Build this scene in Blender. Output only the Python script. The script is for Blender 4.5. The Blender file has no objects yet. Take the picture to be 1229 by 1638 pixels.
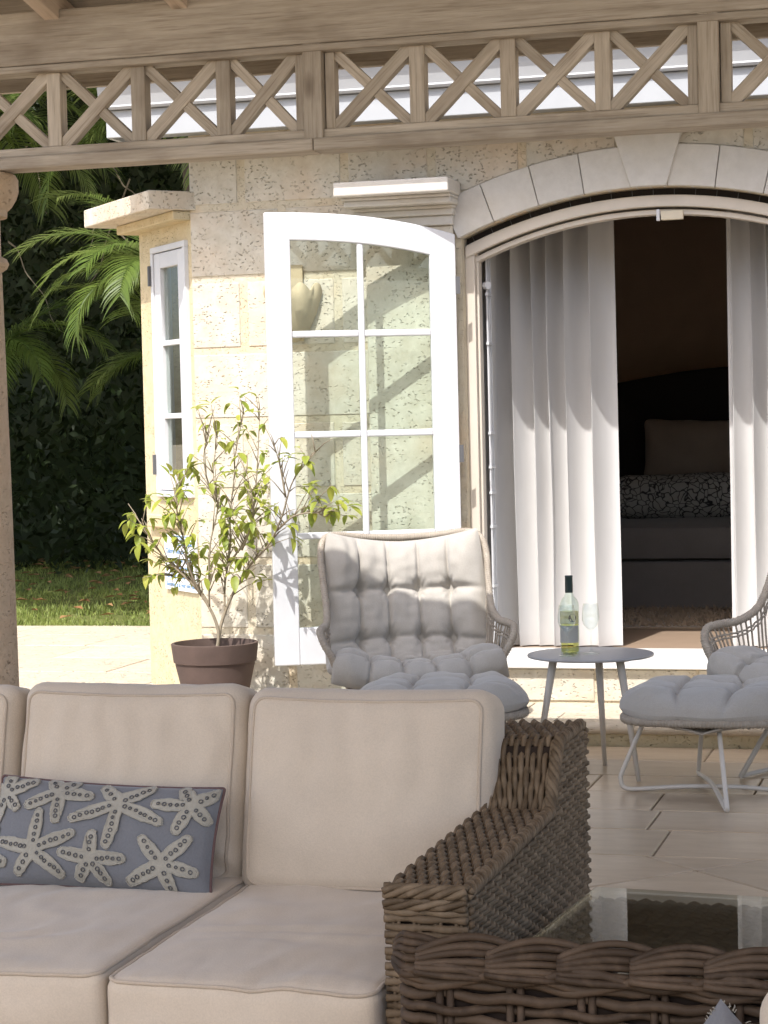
import bpy, math, random
from math import sin, cos, pi, sqrt, radians, atan2, hypot
from mathutils import Vector, Matrix, noise

random.seed(7)
scene = bpy.context.scene
COL = scene.collection

# ------------------------------------------------------------------ camera
cam_data = bpy.data.cameras.new('camera')
cam = bpy.data.objects.new('camera', cam_data)
COL.objects.link(cam)
cam_data.sensor_fit = 'VERTICAL'
cam_data.sensor_height = 36.0
cam_data.lens = 3300.0 / 1638.0 * 36.0
cam_data.clip_start = 0.05
cam_data.clip_end = 2000.0
cam.matrix_world = (Matrix.Translation((0, 0, 1.36)) @ Matrix.Rotation(radians(15.7), 4, 'Z')
                    @ Matrix.Rotation(pi / 2 + radians(-2.24), 4, 'X') @ Matrix.Rotation(radians(-1.35), 4, 'Z'))
scene.camera = cam

# ------------------------------------------------------------------ sky and sun
SUN_DIR = Vector((0.12, 1.0, -1.40)).normalized()      # the way the light travels
SUN_EL = math.asin(-SUN_DIR.z)
SUN_AZ = atan2(-SUN_DIR.x, -SUN_DIR.y)                  # compass angle of the sun from +Y
world = bpy.data.worlds.new('World')
scene.world = world
world.use_nodes = True
wn = world.node_tree.nodes
wl = world.node_tree.links
sky = wn.new('ShaderNodeTexSky')
sky.sky_type = 'NISHITA'
sky.sun_disc = False
sky.sun_elevation = SUN_EL
sky.sun_rotation = SUN_AZ % (2 * pi)
bg = wn['Background']
bg.inputs['Strength'].default_value = 0.15
sky.dust_density = 3.6
sky.ozone_density = 1.3
sky.air_density = 0.9
wl.new(sky.outputs['Color'], bg.inputs['Color'])

sun_data = bpy.data.lights.new('sun', 'SUN')
sun_data.energy = 2.75
sun_data.angle = radians(0.53)
sun_data.color = (1.0, 0.972, 0.935)
sun = bpy.data.objects.new('sun', sun_data)
COL.objects.link(sun)
sun.rotation_euler = SUN_DIR.to_track_quat('-Z', 'Y').to_euler()
sun.location = (0, -10, 20)

scene.view_settings.view_transform = 'Standard'
scene.view_settings.look = 'None'
scene.view_settings.exposure = 1.1
scene.view_settings.gamma = 1.0
scene.view_settings.use_curve_mapping = False
scene.cycles.max_bounces = 7
scene.cycles.diffuse_bounces = 3
scene.cycles.transparent_max_bounces = 10
scene.cycles.sample_clamp_indirect = 6.0

# ------------------------------------------------------------------ materials
MATS = {}


class NT:
    def __init__(s, name):
        s.m = bpy.data.materials.new(name)
        s.m.use_nodes = True
        s.n = s.m.node_tree.nodes
        s.l = s.m.node_tree.links
        s.b = s.n['Principled BSDF']
        s.out = s.n['Material Output']
        MATS[name] = s.m

    def node(s, t, **kw):
        nd = s.n.new('ShaderNode' + t)
        for k, v in kw.items():
            if k in nd.inputs:
                nd.inputs[k].default_value = v
            else:
                setattr(nd, k, v)
        return nd

    def link(s, a, b):
        s.l.new(a, b)

    def coord(s, kind='Object', scale=(1, 1, 1), rnd=False):
        tc = s.node('TexCoord')
        mp = s.node('Mapping')
        mp.inputs['Scale'].default_value = scale
        s.link(tc.outputs[kind], mp.inputs['Vector'])
        if rnd:
            oi = s.node('ObjectInfo')
            mul = s.node('VectorMath', operation='SCALE')
            mul.inputs[0].default_value = (17.3, 9.1, 23.7)
            s.link(oi.outputs['Random'], mul.inputs['Scale'])
            s.link(mul.outputs['Vector'], mp.inputs['Location'])
        return mp.outputs['Vector']

    def noise(s, vec, scale, detail=4, rough=0.55):
        nz = s.node('TexNoise')
        nz.inputs['Scale'].default_value = scale
        nz.inputs['Detail'].default_value = detail
        nz.inputs['Roughness'].default_value = rough
        s.link(vec, nz.inputs['Vector'])
        return nz.outputs['Fac']

    def ramp(s, fac, stops):
        r = s.node('ValToRGB')
        e = r.color_ramp.elements
        while len(e) < len(stops):
            e.new(0.5)
        for i, (p, c) in enumerate(stops):
            e[i].position = p
            e[i].color = (c, c, c, 1) if isinstance(c, (int, float)) else (*c, 1)
        s.link(fac, r.inputs['Fac'])
        return r.outputs['Color']

    def mix(s, a, b, fac, mode='MIX'):
        mx = s.node('Mix', data_type='RGBA', blend_type=mode)
        fsock = mx.inputs[0]
        for sock, v in ((mx.inputs[6], a), (mx.inputs[7], b), (fsock, fac)):
            if isinstance(v, (int, float)):
                sock.default_value = v if sock is fsock else (v, v, v, 1)
            elif isinstance(v, tuple):
                sock.default_value = (*v, 1)
            else:
                s.link(v, sock)
        return mx.outputs[2]

    def bump(s, h, strength=0.3, dist=0.01, prev=None):
        bp = s.node('Bump')
        bp.inputs['Strength'].default_value = strength
        bp.inputs['Distance'].default_value = dist
        s.link(h, bp.inputs['Height'])
        if prev is not None:
            s.link(prev, bp.inputs['Normal'])
        s.link(bp.outputs['Normal'], s.b.inputs['Normal'])
        return bp.outputs['Normal']

    def color(s, c):
        if isinstance(c, tuple):
            s.b.inputs['Base Color'].default_value = (*c, 1)
        else:
            s.link(c, s.b.inputs['Base Color'])

    def set(s, rough=0.6, spec=0.4, metal=0.0):
        s.b.inputs['Roughness'].default_value = rough
        s.b.inputs['Specular IOR Level'].default_value = spec
        s.b.inputs['Metallic'].default_value = metal

    def objrand(s):
        return s.node('ObjectInfo').outputs['Random']

    def attr(s, name='var'):
        a = s.node('Attribute')
        a.attribute_name = name
        return a.outputs['Fac']


def mat_stone(name, c_lo, c_hi, c_pit, pit=0.6, scale=1.0, tint=None, obj_var=0.12, warm=0.35, bump=0.9):
    t = NT(name)
    v = t.coord('Object', rnd=True)
    big = t.noise(v, 2.2 * scale, 3)
    mid = t.noise(v, 14 * scale, 5, 0.65)
    col = t.mix(c_lo, c_hi, t.ramp(mid, [(0.3, 0.0), (0.7, 1.0)]))
    if tint:
        col = t.mix(col, tint, t.mix(0.0, warm, t.ramp(big, [(0.48, 0.0), (0.68, 1.0)])))
    # pits of the coral stone: elongated small holes
    v2 = t.coord('Object', scale=(1.0, 1.0, 1.5), rnd=True)
    dist = t.node('TexNoise')
    dist.inputs['Scale'].default_value = 30 * scale
    t.link(v2, dist.inputs['Vector'])
    dm = t.node('VectorMath', operation='SCALE')
    dm.inputs['Scale'].default_value = 0.045
    t.link(dist.outputs['Color'], dm.inputs[0])
    add = t.node('VectorMath', operation='ADD')
    t.link(v2, add.inputs[0])
    t.link(dm.outputs['Vector'], add.inputs[1])
    vo = t.node('TexVoronoi')
    vo.inputs['Scale'].default_value = 46 * scale
    t.link(add.outputs['Vector'], vo.inputs['Vector'])
    gate = t.ramp(t.noise(v, 9 * scale, 3), [(0.38, 0.0), (0.62, 1.0)])
    pitm = t.mix(0.0, t.ramp(vo.outputs['Distance'], [(0.12, 1.0), (0.30, 0.0)]), gate)
    col = t.mix(col, c_pit, t.mix(0.0, pit, pitm))
    rv = t.ramp(t.objrand(), [(0.0, 1.0 - obj_var), (1.0, 1.0)])
    col = t.mix(col, rv, 1.0, 'MULTIPLY')
    t.color(col)
    t.set(0.9, 0.2)
    h = t.mix(mid, t.mix(1.0, 0.0, pitm), 0.7)
    t.bump(h, bump, 0.018)
    return t.m


mat_stone('coral_stone', (0.52, 0.475, 0.385), (0.66, 0.62, 0.53), (0.38, 0.32, 0.22), 0.40, 1.0, (0.62, 0.46, 0.31), 0.10, 0.45)
mat_stone('coral_render', (0.52, 0.44, 0.28), (0.62, 0.54, 0.37), (0.38, 0.30, 0.17), 0.35, 1.3, (0.66, 0.50, 0.28), 0.06, 0.5)
mat_stone('mortar', (0.53, 0.465, 0.345), (0.61, 0.55, 0.43), (0.46, 0.37, 0.25), 0.3, 1.6, (0.66, 0.46, 0.27), 0.0, 0.4)
mat_stone('cut_stone', (0.56, 0.53, 0.48), (0.64, 0.61, 0.56), (0.52, 0.48, 0.41), 0.10, 1.4, (0.60, 0.55, 0.46), 0.08, 0.4, bump=0.15)
mat_stone('column_stone', (0.48, 0.365, 0.255), (0.60, 0.47, 0.335), (0.35, 0.25, 0.16), 0.45, 1.6, (0.58, 0.41, 0.28), 0.05, 0.4)
mat_stone('paving', (0.50, 0.43, 0.33), (0.60, 0.53, 0.42), (0.40, 0.33, 0.24), 0.4, 0.9, (0.66, 0.52, 0.36), 0.12, 0.3)


def mat_travertine():
    t = NT('travertine')
    v = t.coord('Object', scale=(1.4, 5, 4), rnd=True)
    v2 = t.coord('Object', rnd=True)
    a = t.noise(v, 3.0, 6, 0.65)
    b = t.noise(v2, 1.6, 3)
    col = t.mix((0.48, 0.365, 0.24), (0.62, 0.495, 0.35), t.ramp(a, [(0.3, 0.0), (0.68, 1.0)]))
    col = t.mix(col, (0.47, 0.33, 0.22), t.ramp(b, [(0.5, 0.0), (0.75, 0.5)]))
    dk = t.ramp(t.noise(v, 8.0, 4, 0.7), [(0.62, 0.0), (0.74, 0.32)])
    col = t.mix(col, (0.34, 0.26, 0.18), dk)
    col = t.mix(col, t.ramp(t.objrand(), [(0.0, 0.74), (1.0, 1.0)]), 1.0, 'MULTIPLY')
    t.color(col)
    t.set(0.34, 0.5)
    t.bump(a, 0.15, 0.004)


mat_travertine()


def mat_wood(name, c1, c2, dark, rough=0.75):
    t = NT(name)
    v = t.coord('Object', scale=(1.2, 16, 16), rnd=True)
    vb = t.coord('Object', scale=(1, 2.2, 2.2), rnd=True)
    warp = t.noise(t.coord('Object', scale=(2, 5, 5), rnd=True), 1.5, 3)
    g = t.noise(v, 2.2, 4, 0.7)
    fine = t.noise(t.coord('Object', scale=(2.5, 70, 70), rnd=True), 2.0, 4, 0.6)
    col = t.mix(c1, c2, t.ramp(g, [(0.30, 0.0), (0.70, 1.0)]))
    col = t.mix(col, dark, t.mix(0.0, 0.55, t.ramp(t.noise(vb, 2.4, 4, 0.6), [(0.50, 0.0), (0.72, 1.0)])))
    col = t.mix(col, dark, t.mix(0.0, 0.5, t.ramp(fine, [(0.52, 0.0), (0.70, 1.0)])))
    # knots
    kv = t.node('TexVoronoi')
    kv.inputs['Scale'].default_value = 1.5
    t.link(t.coord('Object', scale=(1.1, 2.6, 2.6), rnd=True), kv.inputs['Vector'])
    col = t.mix(col, (0.10, 0.065, 0.04), t.ramp(kv.outputs['Distance'], [(0.03, 0.75), (0.10, 0.0)]))
    col = t.mix(col, t.ramp(t.objrand(), [(0.0, 0.80), (1.0, 1.06)]), 1.0, 'MULTIPLY')
    t.color(col)
    t.set(rough, 0.3)
    t.bump(fine, 0.4, 0.004)


mat_wood('weathered_wood', (0.41, 0.35, 0.275), (0.61, 0.54, 0.45), (0.20, 0.152, 0.11))
mat_wood('pale_rafter', (0.55, 0.44, 0.34), (0.68, 0.57, 0.46), (0.36, 0.26, 0.18))


def mat_paint(name, c, rough=0.4, spec=0.45, var=0.04, bumpy=0.08):
    t = NT(name)
    v = t.coord('Object', rnd=True)
    n = t.noise(v, 7, 5, 0.6)
    lo = tuple(x * (1 - var * 2) for x in c)
    t.color(t.mix(lo, c, t.ramp(n, [(0.3, 0.0), (0.65, 1.0)])))
    t.set(rough, spec)
    if bumpy > 0.1:
        t.bump(t.noise(v, 60, 3), bumpy, 0.002)
    return t


mat_paint('white_paint', (0.60, 0.61, 0.63), 0.35)
mat_paint('fascia_paint', (0.36, 0.375, 0.39), 0.5)
mat_paint('gutter_paint', (0.39, 0.40, 0.41), 0.5)
mat_paint('frame_paint', (0.60, 0.54, 0.46), 0.45)
mat_paint('dark_gap', (0.035, 0.03, 0.027), 0.8, 0.2)
mat_paint('plastic_cream', (0.62, 0.55, 0.42), 0.45)
mat_paint('hinge_metal', (0.10, 0.10, 0.105), 0.4, 0.5)
mat_paint('greige_metal', (0.60, 0.55, 0.48), 0.42, 0.45)
mat_paint('table_metal', (0.36, 0.35, 0.345), 0.38, 0.45)
mat_paint('marble', (0.80, 0.79, 0.77), 0.3, 0.45, 0.05)
mat_paint('pot_clay', (0.105, 0.072, 0.060), 0.75, 0.3, 0.12, 0.3)
mat_paint('room_paint', (0.60, 0.45, 0.33), 0.9, 0.1)
mat_paint('headboard', (0.016, 0.010, 0.008), 0.6, 0.3)
mat_paint('room_floor', (0.30, 0.22, 0.16), 0.5, 0.3)
mat_paint('sign_white', (0.78, 0.80, 0.83), 0.4)
mat_paint('sign_blue', (0.09, 0.22, 0.42), 0.5)
mat_paint('sign_text', (0.16, 0.28, 0.45), 0.5)
mat_paint('roof_shingle', (0.32, 0.25, 0.19), 0.9, 0.2, 0.2, 0.4)
mat_paint('soil', (0.06, 0.045, 0.035), 0.95, 0.1, 0.3, 0.8)
mat_paint('capsule', (0.012, 0.032, 0.032), 0.35, 0.5)
mat_paint('label_paper', (0.55, 0.52, 0.28), 0.6, 0.3)
mat_paint('label_dark', (0.05, 0.05, 0.045), 0.6, 0.3)
mat_paint('label_grey', (0.36, 0.36, 0.33), 0.6, 0.3)
mat_paint('grout', (0.36, 0.285, 0.20), 0.9, 0.1, 0.2, 0.3)
mat_paint('sequin', (0.085, 0.085, 0.09), 0.35, 0.6)
mat_paint('clay_sconce', (0.50, 0.41, 0.27), 0.85, 0.2, 0.1, 0.3)
mat_paint('table_band', (0.56, 0.52, 0.43), 0.7, 0.3, 0.08, 0.3)


def mat_fabric(name, c, rough=0.9, weave=900, sheen=0.25, var=0.06, bump=0.25, wrinkle=0.25):
    t = NT(name)
    v = t.coord('Object', rnd=True)
    n = t.noise(v, 5, 4, 0.6)
    lo = tuple(x * (1 - var * 2) for x in c)
    wv = t.noise(v, weave * 0.35, 2, 0.5)
    col = t.mix(lo, c, t.ramp(n, [(0.3, 0.0), (0.7, 1.0)]))
    col = t.mix(col, t.ramp(wv, [(0.32, 0.91), (0.68, 1.0)]), 1.0, 'MULTIPLY')
    t.color(col)
    t.set(rough, 0.15)
    t.b.inputs['Sheen Weight'].default_value = sheen
    t.b.inputs['Sheen Roughness'].default_value = 0.5
    t.bump(wv, bump * 1.3, 0.0016)
    return t


mat_fabric('sofa_fabric', (0.63, 0.535, 0.425), wrinkle=0.22)
mat_fabric('sofa_piping', (0.52, 0.43, 0.335), wrinkle=0.1)
mat_fabric('grey_cushion', (0.435, 0.405, 0.36), weave=700, wrinkle=0.35)
mat_fabric('blue_linen', (0.185, 0.190, 0.205), weave=700, wrinkle=0.3)
mat_fabric('star_felt', (0.41, 0.385, 0.325), weave=400, bump=0.6, var=0.12)
mat_fabric('pink_fabric', (0.42, 0.16, 0.13), weave=600)
mat_fabric('maroon_cord', (0.14, 0.085, 0.08), weave=600)
mat_fabric('bed_linen', (0.48, 0.41, 0.35))
mat_fabric('bed_grey', (0.24, 0.22, 0.21))
mat_fabric('rug_fibre', (0.34, 0.26, 0.19), weave=300, bump=0.8)


def mat_curtain():
    t = NT('curtain_cloth')
    v = t.coord('Object', scale=(1, 1, 0.25))
    n = t.noise(v, 14, 4)
    t.color(t.mix((0.57, 0.555, 0.54), (0.65, 0.64, 0.63), n))
    t.set(0.9, 0.1)
    t.bump(t.noise(t.coord('Object'), 420, 2), 0.15, 0.001)
    tr = t.node('BsdfTranslucent')
    tr.inputs['Color'].default_value = (0.6, 0.57, 0.54, 1)
    ms = t.node('MixShader')
    ms.inputs['Fac'].default_value = 0.18
    t.link(t.b.outputs['BSDF'], ms.inputs[1])
    t.link(tr.outputs['BSDF'], ms.inputs[2])
    t.link(ms.outputs['Shader'], t.out.inputs['Surface'])


mat_curtain()


def mat_throw():
    t = NT('throw_print')
    v = t.coord('Object')
    vo = t.node('TexVoronoi')
    vo.feature = 'DISTANCE_TO_EDGE'
    vo.inputs['Scale'].default_value = 26
    nz = t.node('TexNoise')
    nz.inputs['Scale'].default_value = 9
    t.link(v, nz.inputs['Vector'])
    mx = t.mix(v, nz.outputs['Color'], 0.12)
    t.link(mx, vo.inputs['Vector'])
    t.color(t.mix((0.05, 0.05, 0.055), (0.50, 0.50, 0.48), t.ramp(vo.outputs['Distance'], [(0.03, 0.0), (0.10, 1.0)])))
    t.set(0.9, 0.1)


mat_throw()


def mat_wicker(name, c1, c2, c3):
    t = NT(name)
    a = t.attr()
    v = t.coord('Object')
    n = t.noise(v, 30, 4, 0.6)
    col = t.mix(c1, c2, a)
    col = t.mix(col, c3, t.mix(0.0, 0.7, t.ramp(n, [(0.45, 0.0), (0.75, 1.0)])))
    t.color(col)
    t.set(0.62, 0.22)
    t.bump(t.noise(v, 260, 3), 0.3, 0.002)


mat_wicker('wicker_brown', (0.088, 0.060, 0.035), (0.190, 0.137, 0.086), (0.26, 0.192, 0.125))
mat_wicker('wicker_dark', (0.042, 0.027, 0.0165), (0.092, 0.062, 0.040), (0.13, 0.088, 0.058))
mat_wicker('wicker_grey', (0.26, 0.22, 0.175), (0.38, 0.33, 0.27), (0.44, 0.39, 0.32))
mat_wicker('wicker_table', (0.065, 0.045, 0.030), (0.135, 0.097, 0.066), (0.18, 0.13, 0.09))
mat_paint('wicker_backing', (0.030, 0.021, 0.016), 0.9, 0.1)


def mat_leaf(name, c1, c2, c3, trans=0.35, rough=0.45, spec=0.4):
    t = NT(name)
    a = t.attr()
    r = t.objrand()
    col = t.mix(c1, c2, a)
    col = t.mix(col, c3, t.ramp(r, [(0.55, 0.0), (1.0, 0.8)]))
    t.color(col)
    t.set(rough, spec)
    tr = t.node('BsdfTranslucent')
    t.link(t.mix(col, (1.0, 1.0, 0.45), 0.15), tr.inputs['Color'])
    ms = t.node('MixShader')
    ms.inputs['Fac'].default_value = trans
    t.link(t.b.outputs['BSDF'], ms.inputs[1])
    t.link(tr.outputs['BSDF'], ms.inputs[2])
    t.link(ms.outputs['Shader'], t.out.inputs['Surface'])


mat_leaf('citrus_leaf', (0.16, 0.225, 0.026), (0.29, 0.36, 0.05), (0.46, 0.46, 0.08), 0.4)
mat_leaf('palm_leaf', (0.065, 0.115, 0.020), (0.125, 0.190, 0.036), (0.15, 0.20, 0.04), 0.40)
mat_leaf('shade_leaf', (0.011, 0.021, 0.006), (0.026, 0.043, 0.010), (0.030, 0.045, 0.012), 0.08, 0.55, 0.3)  # hedge leaves: deep canopy shade put into the near-black colour
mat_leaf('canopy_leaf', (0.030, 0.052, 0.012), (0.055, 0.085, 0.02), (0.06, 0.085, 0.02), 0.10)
mat_leaf('grass_blade', (0.13, 0.18, 0.038), (0.26, 0.31, 0.075), (0.22, 0.26, 0.06), 0.25, 0.6)
mat_leaf('fallen_leaf', (0.25, 0.12, 0.05), (0.38, 0.22, 0.10), (0.30, 0.15, 0.06), 0.1, 0.7)


def mat_bark(name, c1, c2):
    t = NT(name)
    v = t.coord('Object', scale=(1, 1, 0.4))
    n = t.noise(v, 40, 5, 0.65)
    t.color(t.mix(c1, c2, n))
    t.set(0.85, 0.2)
    t.bump(n, 0.5, 0.006)


mat_bark('twig_bark', (0.20, 0.16, 0.11), (0.36, 0.31, 0.23))
mat_bark('tree_bark', (0.05, 0.04, 0.03), (0.12, 0.10, 0.08))


def mat_ground(name, c1, c2, c3):
    t = NT(name)
    v = t.coord('Object')
    n = t.noise(v, 1.2, 6, 0.65)
    m = t.noise(v, 22, 5, 0.7)
    col = t.mix(c1, c2, t.ramp(n, [(0.35, 0.0), (0.65, 1.0)]))
    col = t.mix(col, c3, t.ramp(m, [(0.5, 0.0), (0.75, 0.7)]))
    t.color(col)
    t.set(0.95, 0.1)
    t.bump(m, 0.6, 0.03)


mat_ground('lawn_soil', (0.10, 0.12, 0.035), (0.16, 0.18, 0.055), (0.18, 0.14, 0.075))
mat_ground('far_ground', (0.44, 0.37, 0.27), (0.52, 0.44, 0.33), (0.40, 0.33, 0.24))  # pale warm tone picked to bounce sunlight in under the pergola


def mat_glass(name, tint, rough=0.0, ior=1.5):
    t = NT(name)
    tr = t.node('BsdfTransparent')
    tr.inputs['Color'].default_value = (*tint, 1)
    gl = t.node('BsdfGlossy')
    gl.inputs['Roughness'].default_value = rough
    gl.inputs['Color'].default_value = (1, 1, 1, 1)
    lw = t.node('LayerWeight')
    lw.inputs['Blend'].default_value = 0.5
    p5 = t.node('Math', operation='POWER')
    p5.inputs[1].default_value = 5.0
    t.link(lw.outputs['Facing'], p5.inputs[0])
    ma = t.node('Math', operation='MULTIPLY_ADD')
    f0 = ((ior - 1) / (ior + 1)) ** 2
    ma.inputs[1].default_value = 1 - f0
    ma.inputs[2].default_value = f0
    t.link(p5.outputs['Value'], ma.inputs[0])
    ms = t.node('MixShader')
    t.link(ma.outputs['Value'], ms.inputs['Fac'])
    t.link(tr.outputs['BSDF'], ms.inputs[1])
    t.link(gl.outputs['BSDF'], ms.inputs[2])
    t.link(ms.outputs['Shader'], t.out.inputs['Surface'])


mat_glass('pane_glass', (0.90, 0.94, 0.92))
mat_glass('tabletop_glass', (0.90, 0.93, 0.91))
mat_glass('bottle_glass', (0.86, 0.92, 0.88), ior=1.6)
mat_glass('stem_glass', (0.95, 0.97, 0.97), ior=1.5)
mat_glass('wine', (0.86, 0.84, 0.50), ior=1.2)


# ------------------------------------------------------------------ mesh helpers
class MB:
    def __init__(s):
        s.v = []
        s.f = []
        s.a = []          # per-vertex variation
        s.cur = 0.5

    def _add(s, vs, fs):
        o = len(s.v)
        s.v.extend([tuple(p) for p in vs])
        s.a.extend([s.cur] * len(vs))
        s.f.extend([tuple(i + o for i in f) for f in fs])

    def box(s, x0, x1, y0, y1, z0, z1, M=None):
        vs = [Vector(p) for p in ((x0, y0, z0), (x1, y0, z0), (x1, y1, z0), (x0, y1, z0),
                                  (x0, y0, z1), (x1, y0, z1), (x1, y1, z1), (x0, y1, z1))]
        if M:
            vs = [M @ p for p in vs]
        s._add(vs, [(0, 3, 2, 1), (4, 5, 6, 7), (0, 1, 5, 4), (1, 2, 6, 5), (2, 3, 7, 6), (3, 0, 4, 7)])
        return s

    def prism_y(s, poly, y0, y1):
        """polygon [(x,z)] extruded between y0 and y1"""
        n = len(poly)
        ar = sum(poly[i][0] * poly[(i + 1) % n][1] - poly[(i + 1) % n][0] * poly[i][1] for i in range(n))
        if ar < 0:
            poly = poly[::-1]
        vs = [(x, y0, z) for x, z in poly] + [(x, y1, z) for x, z in poly]
        fs = [tuple(range(n)), tuple(range(2 * n - 1, n - 1, -1))]
        fs += [(i, i + n, (i + 1) % n + n, (i + 1) % n) for i in range(n)]
        s._add(vs, fs)
        return s

    def prism_z(s, poly, z0, z1):
        n = len(poly)
        ar = sum(poly[i][0] * poly[(i + 1) % n][1] - poly[(i + 1) % n][0] * poly[i][1] for i in range(n))
        if ar < 0:
            poly = poly[::-1]
        vs = [(x, y, z0) for x, y in poly] + [(x, y, z1) for x, y in poly]
        fs = [tuple(range(n - 1, -1, -1)), tuple(range(n, 2 * n))]
        fs += [(i, (i + 1) % n, (i + 1) % n + n, i + n) for i in range(n)]
        s._add(vs, fs)
        return s

    def prism_x(s, poly, x0, x1):
        """profile [(y,z)] extruded along x"""
        n = len(poly)
        ar = sum(poly[i][0] * poly[(i + 1) % n][1] - poly[(i + 1) % n][0] * poly[i][1] for i in range(n))
        if ar < 0:
            poly = poly[::-1]
        vs = [(x0, y, z) for y, z in poly] + [(x1, y, z) for y, z in poly]
        fs = [tuple(range(n - 1, -1, -1)), tuple(range(n, 2 * n))]
        fs += [(i, (i + 1) % n, (i + 1) % n + n, i + n) for i in range(n)]
        s._add(vs, fs)
        return s

    def tube(s, pts, r, n=6, closed=False, cap=True, flat=1.0):
        pts = [Vector(p) for p in pts]
        m = len(pts)
        rs = r if isinstance(r, (list, tuple)) else [r] * m
        tans = []
        for i in range(m):
            if closed:
                d = pts[(i + 1) % m] - pts[i - 1]
            else:
                d = pts[min(i + 1, m - 1)] - pts[max(i - 1, 0)]
            tans.append(d.normalized() if d.length > 1e-9 else Vector((0, 0, 1)))
        t = tans[0]
        ref = Vector((0, 0, 1)) if abs(t.z) < 0.9 else Vector((1, 0, 0))
        nv = (ref - t * ref.dot(t)).normalized()
        vs = []
        for i in range(m):
            t = tans[i]
            nv = nv - t * nv.dot(t)
            if nv.length < 1e-6:
                ref = Vector((0, 0, 1)) if abs(t.z) < 0.9 else Vector((1, 0, 0))
                nv = ref - t * ref.dot(t)
            nv.normalize()
            bv = t.cross(nv)
            for k in range(n):
                a = 2 * pi * k / n
                vs.append(pts[i] + nv * (cos(a) * rs[i] * flat) + bv * (sin(a) * rs[i]))
        fs = []
        rng = m if closed else m - 1
        for i in range(rng):
            j = (i + 1) % m
            for k in range(n):
                k2 = (k + 1) % n
                fs.append((i * n + k, i * n + k2, j * n + k2, j * n + k))
        if cap and not closed:
            fs.append(tuple(range(n - 1, -1, -1)))
            fs.append(tuple(range((m - 1) * n, m * n)))
        s._add(vs, fs)
        return s

    def lathe(s, prof, cx=0, cy=0, n=32, a0=0.0, a1=2 * pi, rim=None):
        full = abs(a1 - a0 - 2 * pi) < 1e-6
        cols = n if full else n + 1
        vs = []
        for i in range(cols):
            a = a0 + (a1 - a0) * i / n
            for (r, z) in prof:
                vs.append((cx + r * cos(a), cy + r * sin(a), z))
        m = len(prof)
        fs = []
        for i in range(n):
            j = (i + 1) % cols
            for k in range(m - 1):
                fs.append((i * m + k, j * m + k, j * m + k + 1, i * m + k + 1))
        s._add(vs, fs)
        return s

    def grid(s, fn, nu, nv):
        vs = [fn(i / nu, j / nv) for j in range(nv + 1) for i in range(nu + 1)]
        fs = []
        w = nu + 1
        for j in range(nv):
            for i in range(nu):
                fs.append((j * w + i, j * w + i + 1, (j + 1) * w + i + 1, (j + 1) * w + i))
        s._add(vs, fs)
        return s

    def build(s, name, mat, parent=None, smooth=False, bevel=0.0, seg=2, world=False, loc=None, rot=None, solidify=0.0, kind=None):
        vs = s.v
        if world and parent is not None:
            root = parent
            while root.parent is not None:
                root = root.parent
            Mi = ROOTM.get(root.name, Matrix.Identity(4)).inverted()
            vs = [tuple(Mi @ Vector(p)) for p in vs]
        me = bpy.data.meshes.new(name)
        me.from_pydata(vs, [], s.f)
        at = me.attributes.new('var', 'FLOAT', 'POINT')
        at.data.foreach_set('value', s.a)
        if smooth:
            me.polygons.foreach_set('use_smooth', [True] * len(me.polygons))
        me.materials.append(MATS[mat])
        me.update()
        return link(name, me, parent, bevel, seg, loc, rot, solidify, kind, smooth)


ROOTM = {}


def link(name, me, parent=None, bevel=0.0, seg=2, loc=None, rot=None, solidify=0.0, kind=None, smooth=False):
    o = bpy.data.objects.new(name, me)
    COL.objects.link(o)
    if parent is not None:
        o.parent = parent
    if loc is not None:
        o.location = loc
    if rot is not None:
        o.rotation_euler = rot
    if solidify:
        md = o.modifiers.new('solid', 'SOLIDIFY')
        md.thickness = solidify
        md.offset = 0
    if bevel:
        md = o.modifiers.new('bevel', 'BEVEL')
        md.width = bevel
        md.segments = seg
        md.limit_method = 'ANGLE'
        md.angle_limit = radians(40)
        if not smooth:
            md.harden_normals = False
    if kind:
        o['kind'] = kind
    return o


def tag(o, label, cat, group=None, kind=None):
    o['label'] = label
    o['category'] = cat
    if group:
        o['group'] = group
    if kind:
        o['kind'] = kind
    return o


def thing(name, label, cat, loc=(0, 0, 0), rz=0.0, group=None):
    o = bpy.data.objects.new(name, None)
    COL.objects.link(o)
    o.empty_display_size = 0.1
    o.location = loc
    o.rotation_euler = (0, 0, rz)
    ROOTM[o.name] = Matrix.Translation(loc) @ Matrix.Rotation(rz, 4, 'Z')
    tag(o, label, cat, group)
    return o


def structure(o):
    o['kind'] = 'structure'
    return o


def spline(pts, n, closed=False):
    """Catmull-Rom through the points"""
    P = [Vector(p) for p in pts]
    m = len(P)
    out = []
    rng = m if closed else m - 1
    for i in range(rng):
        p1, p2 = P[i], P[(i + 1) % m]
        p0 = P[i - 1] if (closed or i > 0) else p1 * 2 - p2
        p3 = P[(i + 2) % m] if (closed or i + 2 < m) else p2 * 2 - p1
        for k in range(n):
            t = k / n
            out.append(0.5 * ((2 * p1) + (p2 - p0) * t + (2 * p0 - 5 * p1 + 4 * p2 - p3) * t * t
                              + (3 * p1 - p0 - 3 * p2 + p3) * t * t * t))
    if not closed:
        out.append(P[-1].copy())
    return out


def clip(poly, a, b, c):
    """keep the part of poly with a*x+b*y<=c"""
    out = []
    n = len(poly)
    for i in range(n):
        p, q = poly[i], poly[(i + 1) % n]
        dp, dq = a * p[0] + b * p[1] - c, a * q[0] + b * q[1] - c
        if dp <= 0:
            out.append(p)
        if dp * dq < 0:
            t = dp / (dp - dq)
            out.append((p[0] + (q[0] - p[0]) * t, p[1] + (q[1] - p[1]) * t))
    return out


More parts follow.
